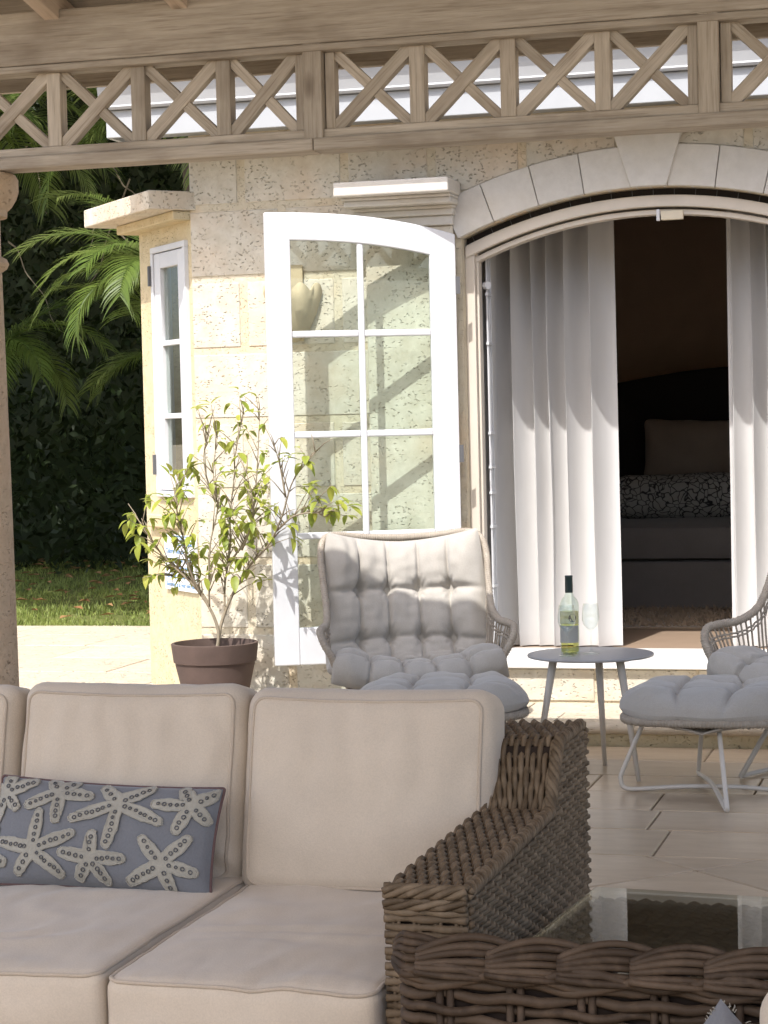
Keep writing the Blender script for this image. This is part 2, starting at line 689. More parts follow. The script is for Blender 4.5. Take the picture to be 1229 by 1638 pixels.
def wig(p, f=1.0, seed=0.0):
    return noise.noise(Vector((p[0] * f + seed, p[1] * f - seed * 0.7, p[2] * f + seed * 1.3)))


# ================================================================== SETTING
# ---- ground
g = MB().box(-300, 300, -300, 300, -0.6, -0.06)
structure(g.build('ground', 'far_ground'))

# ---- patio under the pergola: bedding slab plus travertine tiles
patio = structure(MB().box(-6.0, 5.0, -4.0, 8.66, -0.055, -0.006).build('patio_floor', 'grout'))


def tile(poly, z, th, mat, parent, gap=0.0045, bev=0.003):
    cx = sum(p[0] for p in poly) / len(poly)
    cy = sum(p[1] for p in poly) / len(poly)
    pl = list(poly)
    n = len(poly)
    for i in range(n):                       # inset every edge by the half joint
        (x0, y0), (x1, y1) = poly[i], poly[(i + 1) % n]
        L = hypot(x1 - x0, y1 - y0)
        if L < 1e-6:
            continue
        nx, ny = (y1 - y0) / L, -(x1 - x0) / L
        if nx * (cx - x0) + ny * (cy - y0) > 0:
            nx, ny = -nx, -ny
        pl = clip(pl, nx, ny, nx * x0 + ny * y0 - gap)
        if len(pl) < 3:
            return None
    return MB().prism_z([(x - cx, y - cy) for x, y in pl], -th, 0).build('tile', mat, parent, loc=(cx, cy, z), bevel=bev, seg=1)


courses = [6.45, 6.87, 7.22, 7.58, 7.94, 8.30, 8.655]
rt = random.Random(3)
for i in range(len(courses) - 1):
    x = -4.2 - rt.random() * 0.5
    while x < 1.6:
        w = rt.choice((0.62, 0.62, 0.9, 0.5))
        tile([(x, courses[i]), (x + w, courses[i]), (x + w, courses[i + 1]), (x, courses[i + 1])],
             rt.uniform(-0.0008, 0.0008), 0.03, 'travertine', patio)
        x += w
S = 0.46
ox, oy = -0.80, 6.26
for i in range(-12, 13):
    for j in range(-12, 13):
        c = []
        for du, dv in ((0, 0), (1, 0), (1, 1), (0, 1)):
            u, v = (i + du) * S, (j + dv) * S
            c.append((ox + (u - v) * 0.7071, oy + (u + v) * 0.7071))
        c = clip(c, 0, 1, 6.449)
        if len(c) < 3:
            continue
        c = clip(clip(clip(c, 0, -1, -2.6), 1, 0, 1.4), -1, 0, 3.6)
        if len(c) < 3:
            continue
        ar = abs(sum(c[k][0] * c[(k + 1) % len(c)][1] - c[(k + 1) % len(c)][0] * c[k][1] for k in range(len(c)))) / 2
        if ar > 0.004:
            tile(c, rt.uniform(-0.0008, 0.0008), 0.03, 'travertine', patio)

# ---- raised terrace along the house
terrace = structure(MB().box(-12, 4.0, 8.70, 13.2, -0.05, 0.062).build('terrace', 'mortar'))
MB().box(-12, 4.0, 8.66, 8.70, -0.05, 0.055).build('riser', 'coral_render', terrace)
x = -4.6
while x < 3.2:                       # rounded tread stones
    w = rt.uniform(0.95, 1.2)
    prof = [(8.63 + 0.022 * (1 - sin(a)), 0.078 + 0.022 * cos(a)) for a in [pi * k / 6 for k in range(7)]]
    prof = [(8.612 + 0.022 - 0.022 * sin(pi * k / 8), 0.078 + 0.022 * cos(pi * k / 8)) for k in range(9)] + [(8.95, 0.056), (8.95, 0.100)]
    MB().prism_x(prof, x + 0.002, x + w - 0.002).build('tread_stone', 'paving', terrace)
    x += w
yy = [8.955, 9.6, 10.25, 10.9, 11.55, 12.2, 12.78]
for i in range(len(yy) - 1):
    x = -9.0 - rt.random() * 0.6
    while x < -0.2:
        w = rt.choice((0.65, 0.65, 0.95))
        if not (x > -3.5 and yy[i] > 9.2):
            tile([(x, yy[i]), (x + w, yy[i]), (x + w, yy[i + 1]), (x, yy[i + 1])], 0.1 + rt.uniform(-0.001, 0.001), 0.035, 'paving', terrace)
        x += w

# ---- lawn
def lawn_pt(u, v):
    x = -16 + 14 * u
    y = 12.8 + 12 * v
    return (x, y, 0.075 + 0.03 * wig((x, y, 0), 0.6) + 0.015 * wig((x, y, 0), 2.5))


structure(MB().grid(lawn_pt, 50, 50).build('lawn', 'lawn_soil', smooth=True))
gb = MB()
rg = random.Random(11)
for k in range(26000):
    v = rg.random() ** 1.6
    y = 12.83 + 8.6 * v
    xc = -5.6 - (y - 12.8) * 0.44
    x = xc + rg.uniform(-1.9, 1.5)
    if wig((x, y, 3), 1.6) + 0.35 * wig((x, y, 9), 6) < -0.22 and rg.random() < 0.8:
        continue
    z = 0.075 + 0.03 * wig((x, y, 0), 0.6) + 0.015 * wig((x, y, 0), 2.5)
    h = rg.uniform(0.02, 0.055)
    a = rg.uniform(0, pi)
    w = rg.uniform(0.004, 0.009)
    lx, ly = rg.uniform(-0.03, 0.03), rg.uniform(-0.03, 0.03)
    gb.cur = rg.random()
    gb._add([(x - w * cos(a), y - w * sin(a), z - 0.005), (x + w * cos(a), y + w * sin(a), z - 0.005), (x + lx, y + ly, z + h)], [(0, 1, 2)])
tag(gb.build('grass', 'grass_blade'), 'short green lawn grass beyond the paved terrace', 'grass', kind='stuff')
fl = MB()
for k in range(130):
    y = 13.0 + 7.5 * rg.random()
    x = -5.7 - (y - 12.8) * 0.44 + rg.uniform(-1.2, 1.0)
    z = 0.125
    a = rg.uniform(0, 2 * pi)
    L, W = rg.uniform(0.04, 0.09), rg.uniform(0.015, 0.035)
    ca, sa = cos(a), sin(a)
    fl.cur = rg.random()
    fl._add([(x - L * ca, y - L * sa, z), (x + W * sa, y - W * ca, z + 0.02), (x + L * ca, y + L * sa, z + 0.006), (x - W * sa, y + W * ca, z + 0.015)], [(0, 1, 2, 3)])
tag(fl.build('leaf_litter', 'fallen_leaf'), 'brown fallen leaves scattered over the shaded lawn', 'leaves', kind='stuff')

# ================================================================== HOUSE
XC, ZC, RA = -1.338, 0.300, 2.130          # arch centre and intrados radius
XL, XR = -2.213, -0.463                    # opening
WF = 9.30                                  # wall face
ZF = 0.300                                 # house floor
house = thing('house', 'cream coral stone house with arched doorway and white eaves', 'house', (-1.5, 9.6, 0.1))


def arc_z(x, r=RA):
    d = r * r - (x - XC) ** 2
    return ZC + sqrt(max(d, 0))


wall = MB()
wall.box(-3.541, XL, WF, 9.56, 0.05, 3.0)
wall.box(XR, 3.0, WF, 9.56, 0.05, 3.0)
N = 28
vs = []
for i in range(N + 1):
    x = XL + (XR - XL) * i / N
    z = arc_z(x)
    vs += [(x, WF, z), (x, WF, 3.0), (x, 9.56, z), (x, 9.56, 3.0)]
fs = []
for i in range(N):
    a, b = i * 4, i * 4 + 4
    fs += [(a, b, b + 1, a + 1), (a + 2, a + 3, b + 3, b + 2), (a, a + 2, b + 2, b)]
wall._add(vs, fs)
wall.box(XL, XR, 9.262, 9.56, 0.05, 0.262)       # wall under the threshold
wall_o = wall.build('wall', 'mortar', house, world=True)

# ashlar blocks, proud of the mortar
rb = random.Random(5)
ROWZ = [0.10, 0.42, 0.755, 1.09, 1.425, 1.76, 2.10, 2.44, 2.78, 3.0]


def wall_block(x0, x1, z0, z1, y_front=9.2955, y_back=9.305):
    """a block, its lower edge following the arch ring where it meets it"""
    RO = RA + 0.185
    xs = [x0 + (x1 - x0) * k / 10 for k in range(11)]
    low = []
    for x in xs:
        z = z0
        if abs(x - XC) < 1.12:
            z = max(z, arc_z(x, RO) + 0.003)
        low.append((x, z))
    low = [(x, z) for x, z in low if z < z1 - 0.012]
    if len(low) < 2:
        return
    if max(z for x, z in low) - z0 < 1e-4:
        low = [low[0], low[-1]]
    poly = low + [(low[-1][0], z1), (low[0][0], z1)]
    cx = (x0 + x1) / 2
    cz = (z0 + z1) / 2
    m = MB().prism_y([(x - cx, z - cz) for x, z in poly], y_front - WF, y_back - WF)
    m.build('block', 'coral_stone', wall_o, bevel=0.004, seg=1,
            loc=(cx + 1.5, WF - 9.6, cz - 0.1))


for r in range(len(ROWZ) - 1):
    z0, z1 = ROWZ[r] + 0.017, ROWZ[r + 1] - 0.017
    if z1 > 2.99:
        z1 = 2.985
    x = -3.541
    first = True
    while x < 1.2:
        w = (0.26 if r % 2 else 0.46) if first else rb.uniform(0.42, 0.58)
        first = False
        a, b = x + (0.0 if x <= -3.54 else 0.020), x + w - 0.020
        # skip what the pilaster and the opening take
        if ROWZ[r] >= 2.05:
            if z0 < 2.3 and XL - 0.02 < (a + b) / 2 < XR + 0.02:
                pass
            else:
                if z0 < 2.25 and b > XL - 0.03 and a < XR + 0.03:
                    b = min(b, XL - 0.03) if a < XL else b
                    a = max(a, XR + 0.03) if b > XR + 0.03 else a
                if b - a > 0.05:
                    wall_block(a, b, z0, z1)
        else:
            if a < XL - 0.02:
                b = min(b, XL - 0.02)
                if b - a > 0.05:
                    wall_block(a, b, z0, z1)
            elif b > XR + 0.02:
                a = max(a, XR + 0.02)
                if b - a > 0.05:
                    wall_block(a, b, z0, z1)
        x += w
# stones of the plinth under the threshold
x = XL
while x < XR + 0.3:
    w = rb.uniform(0.45, 0.6)
    m = MB().box(-w / 2 + 0.006, w / 2 - 0.006, 0, 0.012, 0.0, 0.145)
    m.build('block', 'coral_stone', wall_o, bevel=0.004, seg=1, loc=(x + w / 2 + 1.5, 9.254 - 9.6, 0.11 - 0.1))
    x += w

# pilasters beside the opening and their moulded capitals
for sx, nm in ((1, 'a'), (-1, 'b')):
    def X(x):
        return x if sx == 1 else 2 * XC - x
    p = MB()
    xa, xb = sorted((X(-2.665), X(-2.245)))
    p.box(xa, xb, 9.262, 9.2915, 0.10, 2.30)
    p.build('pilaster', 'coral_stone', house, world=True, bevel=0.006, seg=1)
    steps = [(2.30, 2.345, 0.015, -0.068), (2.345, 2.375, 0.032, -0.045), (2.375, 2.39, 0.040, -0.030), (2.39, 2.418, 0.060, 0.045), (2.418, 2.432, 0.066, 0.065), (2.432, 2.495, 0.082, 0.135)]
    c = MB()
    for z0, z1, ex, ey in steps:
        c.box(xa - ex, xb + (ex * 0.45 if sx == 1 else ex), 9.175 - ey, 9.29, z0, z1 + 0.0005)
    c.build('capital', 'cut_stone', house, world=True, bevel=0.007, seg=2)

# voussoirs
ang = [-27.0, -19.6, -13.7, -7.96, -2.26, 2.16, 7.9, 13.7, 19.6, 27.0]
for i in range(len(ang) - 1):
    key = i == 4
    g_ = 0.045
    a0, a1 = radians(ang[i] + g_), radians(ang[i + 1] - g_)
    r0 = RA
    r1 = RA + (0.185 if not key else 0.29)
    if i == 0:
        a0 = radians(-24.55)
    if i == len(ang) - 2:
        a1 = radians(24.55)
    k = 5
    poly = [(XC + r0 * sin(a0 + (a1 - a0) * t / k), ZC + r0 * cos(a0 + (a1 - a0) * t / k)) for t in range(k + 1)]
    if key:
        ex = radians(2.05)
        poly += [(XC + r1 * sin(a1 + ex * 0.9), 2.72), (XC + r1 * sin(a0 - ex * 0.9), 2.72)]
    else:
        poly += [(XC + r1 * sin(a1 + (a0 - a1) * t / k), ZC + r1 * cos(a1 + (a0 - a1) * t / k)) for t in range(k + 1)]
    cx = sum(p_[0] for p_ in poly) / len(poly)
    cz = sum(p_[1] for p_ in poly) / len(poly)
    yf = 9.272 if not key else 9.258
    MB().prism_y([(x_ - cx, z_ - cz) for x_, z_ in poly], yf - 9.3, 0.08).build(
        'keystone' if key else 'voussoir', 'cut_stone', house, bevel=0.003, seg=1, loc=(cx + 1.5, 9.3 - 9.6, cz - 0.1))


def arch_ring(mb, ra, rb_, y0, y1, n=36, xlim=0.9):
    amax = math.asin(min(1, xlim / ra))
    amax2 = math.asin(min(1, xlim / rb_))
    vs, fs = [], []
    for i in range(n + 1):
        a = -amax + 2 * amax * i / n
        b = -amax2 + 2 * amax2 * i / n
        for rr, aa, y in ((ra, a, y0), (rb_, b, y0), (rb_, b, y1), (ra, a, y1)):
            vs.append((XC + rr * sin(aa), y, ZC + rr * cos(aa)))
    for i in range(n):
        p_, q_ = i * 4, i * 4 + 4
        for k in range(4):
            fs.append((p_ + k, p_ + (k + 1) % 4, q_ + (k + 1) % 4, q_ + k))
    fs += [(0, 3, 2, 1), (n * 4, n * 4 + 1, n * 4 + 2, n * 4 + 3)]
    mb._add(vs, fs)
    return mb


gapm = arch_ring(MB(), RA - 0.04, RA + 0.01, 9.400, 9.55, xlim=0.872)
gap_o = gapm.build('recess', 'dark_gap', house, world=True)
for k in range(-9, 10):
    a = radians(k * 2.6)
    M = Matrix.Translation((XC + (RA - 0.024) * sin(a), 9.396, ZC + (RA - 0.024) * cos(a))) @ Matrix.Rotation(a, 4, 'Y')
    MB().box(-0.0015, 0.0015, 0.001, 0.012, -0.022, 0.022, M).build('clip', 'hinge_metal', gap_o, world=True)

# door frame: two jambs and an arched head
fr = MB()
fr.box(XL, XL + 0.045, 9.36, 9.46, 0.30, arc_z(XL + 0.03, RA - 0.05))
fr2 = MB().box(XR - 0.045, XR, 9.36, 9.46, 0.30, arc_z(XR - 0.03, RA - 0.05))
fr.box(XL + 0.045, XL + 0.058, 9.39, 9.455, 0.30, arc_z(XL + 0.05, RA - 0.08))
fr_o = fr.build('door_frame', 'frame_paint', house, world=True, bevel=0.004)
fr2.build('jamb', 'frame_paint', fr_o, world=True, bevel=0.004)
arch_ring(MB(), RA - 0.085, RA - 0.033, 9.35, 9.46, xlim=0.870).build('arched_head', 'frame_paint', fr_o, world=True, bevel=0.004)
arch_ring(MB(), RA - 0.118, RA - 0.095, 9.385, 9.455, xlim=0.862).build('head_stop', 'frame_paint', fr_o, world=True, bevel=0.003)
# folded security gate just inside the left jamb
gt = MB()
gx = XL + 0.075
for gy in (9.475, 9.51, 9.545):
    gt.tube([(gx, gy, 0.32), (gx, gy, 2.20)], 0.0045, 6)
for z in (0.36, 0.62, 0.9, 1.06, 1.18, 1.34, 1.76, 1.99, 2.19):
    gt.box(gx - 0.006, gx + 0.008, 9.465, 9.555, z - 0.006, z + 0.006)
gt.tube([(gx - 0.006, 9.47, 2.03), (gx + 0.012, 9.455, 2.03)], 0.018, 10)
for z in (1.06,):
    gt.tube([(gx, 9.49 + 0.02 * cos(t), z + 0.06 + 0.05 * sin(t)) for t in [2 * pi * k / 12 for k in range(12)]], 0.004, 5, closed=True)
gt.build('folding_gate', 'white_paint', house, world=True)

# marble threshold and floor slab
MB().box(XL - 0.02, XR + 0.5, 9.215, 9.75, 0.262, 0.300).build('threshold', 'marble', house, world=True, bevel=0.006)

# eaves: soffit, fascia board, moulding, gutter
ev = MB()
ev.box(-3.77, 3.1, 8.868, 9.30, 2.790, 2.805)
ev.build('soffit', 'fascia_paint', house, world=True)
MB().box(-3.77, 3.1, 8.85, 8.868, 2.735, 2.858).build('fascia_board', 'fascia_paint', house, world=True, bevel=0.003)
MB().prism_x([(8.868, 2.860), (8.825, 2.860), (8.818, 2.870), (8.823, 2.878), (8.815, 2.905), (8.806, 2.935), (8.800, 2.962), (8.795, 2.966), (8.795, 2.983), (8.80, 2.983), (8.868, 2.983)], -3.79, 3.1).build('gutter', 'gutter_paint', house, world=True)
MB().box(-3.77, -3.752, 8.869, 9.34, 2.735, 2.858).build('end_fascia', 'fascia_paint', house, world=True)
MB()._add  # noqa
rf = MB()
rf._add([(-3.9, 8.76, 2.99), (3.2, 8.76, 2.99), (3.2, 12.2, 4.6), (-3.9, 12.2, 4.6), (-3.9, 8.76, 3.02), (3.2, 8.76, 3.02), (3.2, 12.2, 4.63), (-3.9, 12.2, 4.63)],
        [(0, 3, 2, 1), (4, 5, 6, 7), (0, 1, 5, 4), (1, 2, 6, 5), (2, 3, 7, 6), (3, 0, 4, 7)])
rf.box(-3.9, 3.2, 12.2, 15.2, 4.58, 4.62)
rf.build('roof', 'roof_shingle', house, world=True)

# bedroom shell
rm = MB()
rm.box(-3.5, 2.0, 14.4, 14.5, 0.2, 3.1)
rm.box(-3.5, -3.4, 9.56, 14.4, 0.2, 3.1)
rm.box(1.9, 2.0, 9.56, 14.4, 0.2, 3.1)
rm.box(-3.5, 2.0, 9.56, 14.5, 3.0, 3.1)
rm.build('room_wall', 'room_paint', house, world=True)
MB().box(-3.45, 1.95, 9.752, 14.4, 0.15, 0.297).build('room_floor', 'room_floor', house, world=True)

# ---- the angled bay on the left, with its own cornice and casement
A0 = Vector((-3.541, 9.30, 0))
dB = Vector((-0.682, 0.731, 0)).normalized()
nB = Vector((-dB.y, dB.x, 0))
if nB.y > 0:
    nB = -nB
MBAY = Matrix(((dB.x, -nB.x, 0, A0.x), (dB.y, -nB.y, 0, A0.y), (0, 0, 1, 0), (0, 0, 0, 1)))   # local x along the bay, y into the wall


def bay(mb, name, mat, parent, **kw):
    mb.v = [tuple(MBAY @ Vector(p)) for p in mb.v]
    mb.f = [tuple(reversed(f)) for f in mb.f]
    return mb.build(name, mat, parent, world=True, **kw)


WX0, WX1, WZ0, WZ1 = 0.045, 0.50, 1.06, 2.30
m = MB()
m.box(0.0, WX0, 0.002, 0.2, 0.05, 2.43)
m.box(WX1, 0.70, 0.002, 0.2, 0.05, 2.43)
m.box(WX0, WX1, 0.002, 0.2, 0.05, WZ0)
m.box(WX0, WX1, 0.002, 0.2, WZ1, 2.43)
m.box(0.60, 0.70, 0.2, 2.0, 0.05, 2.43)
bay_o = bay(m, 'bay_wall', 'coral_render', house)
m = MB().box(-0.02, 0.90, -0.22, 2.2, 2.435, 2.525)
bay(m, 'cornice', 'coral_stone', house, bevel=0.006)
m = MB().box(0.0, 0.78, -0.09, 2.1, 2.39, 2.434)
bay(m, 'cornice_bed', 'coral_render', house, bevel=0.006)
m = MB().box(0.25, 0.62, -0.028, 0.03, 0.905, 0.97)
bay(m, 'sill', 'coral_render', house, bevel=0.006)
# casement: outer frame, sash, panes
m = MB()
m.box(WX0, WX1, -0.02, 0.08, WZ1 - 0.03, WZ1)
m.box(WX0, WX1, -0.02, 0.08, WZ0, WZ0 + 0.03)
m.box(WX0, WX0 + 0.03, -0.02, 0.08, WZ0 + 0.03, WZ1 - 0.03)
m.box(WX1 - 0.03, WX1, -0.02, 0.08, WZ0 + 0.03, WZ1 - 0.03)
win = bay(m, 'bay_window', 'white_paint', house, bevel=0.003)
sx0, sx1, sz0, sz1 = WX0 + 0.034, WX1 - 0.034, WZ0 + 0.034, WZ1 - 0.034
m = MB()
m.box(sx0, sx0 + 0.075, -0.012, 0.03, sz0, sz1)
m.box(sx1 - 0.075, sx1, -0.012, 0.03, sz0, sz1)
m.box(sx0 + 0.075, sx1 - 0.075, -0.012, 0.03, sz1 - 0.075, sz1)
m.box(sx0 + 0.075, sx1 - 0.075, -0.012, 0.03, sz0, sz0 + 0.085)
for z in (1.46, 1.82):
    m.box(sx0 + 0.075, sx1 - 0.075, -0.008, 0.028, z - 0.013, z + 0.013)
bay(m, 'sash', 'white_paint', win, bevel=0.003)
for z0, z1 in ((sz0 + 0.085, 1.447), (1.473, 1.807), (1.833, sz1 - 0.075)):
    m = MB().box(sx0 + 0.073, sx1 - 0.073, 0.008, 0.012, z0 - 0.002, z1 + 0.002)
    bay(m, 'pane', 'pane_glass', win)
for z in (1.22, 2.16):
    m = MB().box(WX1 - 0.012, WX1 + 0.004, -0.034, -0.018, z - 0.05, z + 0.05)
    bay(m, 'hinge', 'hinge_metal', win)
m = MB().box(WX0, WX1, 0.06, 0.07, WZ0, WZ1)
m.v = [(p_[0], p_[1] + 0.35, p_[2]) for p_ in m.v]
bay(m, 'window_blind', 'coral_render', win)

# ---- french door leaf, swung open towards the wall
AD = radians(24)
H0 = Vector((-2.218, 9.232, 0))
uD = Vector((-cos(AD), -sin(AD), 0))
nD = Vector((sin(AD) * -1, cos(AD), 0)) * -1      # outwards, to the viewer
MD = Matrix(((uD.x, -nD.x, 0, H0.x), (uD.y, -nD.y, 0, H0.y), (0, 0, 1, 0), (0, 0, 0, 1)))


def dleaf(mb, name, mat, parent, flip=True, **kw):
    mb.v = [tuple(MD @ Vector(p)) for p in mb.v]
    if flip:
        mb.f = [tuple(reversed(f)) for f in mb.f]
    return mb.build(name, mat, parent, world=True, **kw)


LW = 0.885


def top_z(s, drop=0.0):
    # arched head of the leaf: highest at the free edge
    return 2.358 - 0.107 * abs((LW - s) / 0.876) ** 2.5


m = MB()
m.box(0.012, 0.132, -0.021, 0.021, 0.305, top_z(0.012) - 0.06)
m.box(LW - 0.115, LW, -0.021, 0.021, 0.305, top_z(LW) - 0.12)
m.box(0.132, LW - 0.115, -0.021, 0.021, 0.305, 0.475)
# arched top rail
k = 16
poly = [(0.012 + (LW - 0.012) * i / k, top_z(0.012 + (LW - 0.012) * i / k)) for i in range(k + 1)]
low = [(0.012 + (LW - 0.012) * i / k, top_z(0.012 + (LW - 0.012) * i / k) - 0.125) for i in range(k + 1)]
lowz = [(x_, z_) for x_, z_ in low]
m.prism_y(poly + lowz[::-1], -0.0212, 0.0212)
door_o = dleaf(m, 'french_door', 'white_paint', house, bevel=0.005)
mz = [0.892, 1.352, 1.808]
mu = MB()
mu.box(0.437, 0.465, -0.016, 0.016, 0.475, top_z(0.45) - 0.12)
for z in mz:
    mu.box(0.132, 0.437, -0.015, 0.015, z - 0.015, z + 0.015)
    mu.box(0.465, LW - 0.115, -0.015, 0.015, z - 0.015, z + 0.015)
dleaf(mu, 'muntin', 'white_paint', door_o, bevel=0.006)
zz = [0.475] + mz + [None]
for i in range(4):
    for a, b in ((0.132, 0.437), (0.465, LW - 0.115)):
        z0 = zz[i] + (0.015 if i else 0)
        if zz[i + 1] is not None:
            poly = [(a, z0), (b, z0), (b, zz[i + 1] - 0.015), (a, zz[i + 1] - 0.015)]
        else:
            poly = [(a, z0), (b, z0)] + [(b + (a - b) * t / 6, top_z(b + (a - b) * t / 6) - 0.125) for t in range(7)]
        dleaf(MB().prism_y(poly, -0.002, 0.002), 'pane', 'pane_glass', door_o)
for z in (0.55, 1.25, 2.02):
    dleaf(MB().box(-0.006, 0.014, -0.026, -0.0215, z - 0.04, z + 0.04), 'hinge', 'hinge_metal', door_o)

# ---- alarm sensor on the door head
sen = thing('door_sensor', 'small cream sensor box under the crown of the white door frame', 'sensor', (-1.27, 9.36, 2.30))
MB().box(-0.025, 0.075, -0.035, -0.012, -0.020, 0.022).build('housing', 'plastic_cream', sen, bevel=0.004)
MB().box(-0.046, -0.030, -0.034, -0.012, -0.022, 0.03).build('bracket', 'white_paint', sen, bevel=0.003)

# ---- scalloped wall sconce behind the door leaf
sc_o = thing('wall_sconce', 'scalloped clay wall light behind the open glazed door', 'wall light', (-3.03, 9.29, 1.88))
sc_o.scale = (0.85, 0.85, 0.85)
bowl = MB()
ns = 48
vs, fs = [], []
prof = [(0.012, -0.10), (0.045, -0.085), (0.09, -0.03), (0.125, 0.05), (0.145, 0.12), (0.158, 0.165)]
for i in range(ns + 1):
    a = -pi + pi * i / ns
    for q_, (r, z) in enumerate(prof):
        t = q_ / (len(prof) - 1)
        sc = 1 + 0.05 * t * abs(sin(a * 4.5 - pi / 4))
        zz_ = z + (0.05 * abs(sin(a * 4.5)) if q_ == len(prof) - 1 else 0)
        vs.append((r * sc * cos(a), r * sc * sin(a) * 0.85, zz_))
mq = len(prof)
for i in range(ns):
    for q_ in range(mq - 1):
        fs.append((i * mq + q_, (i + 1) * mq + q_, (i + 1) * mq + q_ + 1, i * mq + q_ + 1))
bowl._add(vs, fs)
bowl.build('bowl', 'clay_sconce', sc_o, smooth=True, solidify=0.012)
MB().box(-0.06, 0.06, -0.012, 0.0, -0.10, 0.32).build('back_plate', 'clay_sconce', sc_o, bevel=0.01)

# ---- pool sign on the bay wall
def text_mesh(txt, size, mat, name, parent, M, bold=False):
    cu = bpy.data.curves.new('t', 'FONT')
    cu.body = txt
    cu.size = size
    cu.extrude = 0.0006
    if bold:
        cu.offset = size * 0.018
    ob = bpy.data.objects.new('t', cu)
    COL.objects.link(ob)
    bpy.context.view_layer.update()
    me = bpy.data.meshes.new_from_object(ob.evaluated_get(bpy.context.evaluated_depsgraph_get()))
    bpy.data.objects.remove(ob)
    me.transform(M)
    me.materials.clear()
    me.materials.append(MATS[mat])
    me.name = name
    return link(name, me, parent)


sg_loc = MBAY @ Vector((0.215, -0.006, 0.60))
sign = thing('pool_sign', 'white pool rules sign with blue lettering on the bay wall', 'sign', tuple(sg_loc), 0)
rzs = atan2(-dB.y, -dB.x)
sign.rotation_euler = (0, 0, rzs)
ROOTM[sign.name] = Matrix.Translation(sg_loc) @ Matrix.Rotation(rzs, 4, 'Z')
MB().box(-0.215, 0.20, -0.006, 0.004, 0.0, 0.275).build('board', 'sign_white', sign, bevel=0.002)
MB().box(-0.085, 0.185, -0.0085, -0.006, 0.223, 0.270).build('header', 'sign_blue', sign)
MT = Matrix.Rotation(pi / 2, 4, 'X')
text_mesh('CAUTION', 0.052, 'sign_white', 'lettering', sign, Matrix.Translation((-0.072, -0.0095, 0.229)) @ MT, True)
for i, t_ in enumerate(('Children must be', 'supervised by an adult', 'Pool is not supervised', 'No diving allowed', 'Swimming is at your own risk')):
    text_mesh(t_, 0.034 if i < 4 else 0.031, 'sign_text', 'lettering', sign, Matrix.Translation((-0.195, -0.0068, 0.183 - i * 0.041)) @ MT, True)

# ================================================================== PERGOLA
per = thing('pergola', 'weathered timber pergola with crossed lattice frieze on stone columns', 'pergola', (-1.2, 6.5, 0.0))
PX, PY = 1.2, -6.5
YP = 6.5


def board(name, p0, p1, w, d, parent, mat='weathered_wood', bevel=0.003, roll=0.0, yoff=0.0):
    """a board from p0 to p1 (world x,z on the frieze plane), w wide in the plane, d deep"""
    p0, p1 = Vector(p0), Vector(p1)
    L = (p1 - p0).length
    d_ = (p1 - p0).normalized()
    mid = (p0 + p1) / 2
    rot = d_.to_track_quat('X', 'Z').to_euler()
    o = MB().box(-L / 2, L / 2, -d / 2, d / 2, -w / 2, w / 2).build(name, mat, parent, bevel=bevel, seg=2)
    o.location = (mid.x - per.location.x, mid.y - per.location.y + yoff, mid.z)
    o.rotation_euler = rot
    return o


# main beam (three lengths butted), its lower moulding, and the bottom rail
xs_b = [-3.7, 2.55]
for i in range(1):
    board('beam', (xs_b[i] + 0.002, YP, 2.712), (xs_b[i + 1] - 0.002, YP, 2.712), 0.180, 0.12, per, bevel=0.008)
    board('beam_moulding', (xs_b[i] + 0.002, YP - 0.012, 2.609), (xs_b[i + 1] - 0.002, YP - 0.012, 2.609), 0.024, 0.10, per, bevel=0.006)
xs_r = [-3.7, -2.020, 2.55]
for i in range(2):
    board('bottom_rail', (xs_r[i] + 0.001, YP - 0.01, 2.297), (xs_r[i + 1] - 0.001, YP - 0.01, 2.297), 0.042, 0.11, per, bevel=0.006)
    board('rail_cap', (xs_r[i] + 0.001, YP, 2.334), (xs_r[i + 1] - 0.001, YP, 2.334), 0.030, 0.075, per, bevel=0.005)
posts = [-3.61, -3.265, -2.946, -2.640, -2.338, -2.020, -1.676, -1.377, -1.074, -0.741, -0.40, -0.09, 0.21, 0.54, 0.88, 1.19, 1.49, 1.82, 2.15, 2.45]
mains = {-3.61, -2.020, -0.741, 0.54, 1.82}
for x in posts:
    if x in mains:
        board('post', (x, YP - 0.018, 2.300), (x, YP - 0.018, 2.628), 0.064, 0.075, per, bevel=0.004)
        for s_ in (-1, 1):
            board('stile', (x + s_ * 0.051, YP, 2.350), (x + s_ * 0.051, YP, 2.597), 0.032, 0.05, per)
    else:
        board('post', (x, YP, 2.350), (x, YP, 2.597), 0.050, 0.055, per)
zb, zt = 2.352, 2.594
for i in range(len(posts) - 1):
    a = posts[i] + (0.068 if posts[i] in mains else 0.026)
    b = posts[i + 1] - (0.068 if posts[i + 1] in mains else 0.026)
    ins = -0.004
    p0, p1 = Vector((a + ins, YP, zb + ins)), Vector((b - ins, YP, zt - ins))
    q0, q1 = Vector((a + ins, YP, zt - ins)), Vector((b - ins, YP, zb + ins))
    board('brace', p0, p1, 0.043, 0.036, per, yoff=-0.004 + rt.uniform(-0.002, 0.002))
    c_ = (p0 + p1) / 2
    dn = (q1 - q0).normalized()
    board('brace', q0, c_ - dn * 0.020, 0.035, 0.030, per)
    board('brace', c_ + dn * 0.020, q1, 0.035, 0.030, per)

# roof: sloped deck boards on rafters, eave fascia beyond the frieze
EY, EZ = 6.79, 2.800
SL = math.tan(radians(12))


def roof_z(y):
    return EZ + (EY - y) * SL


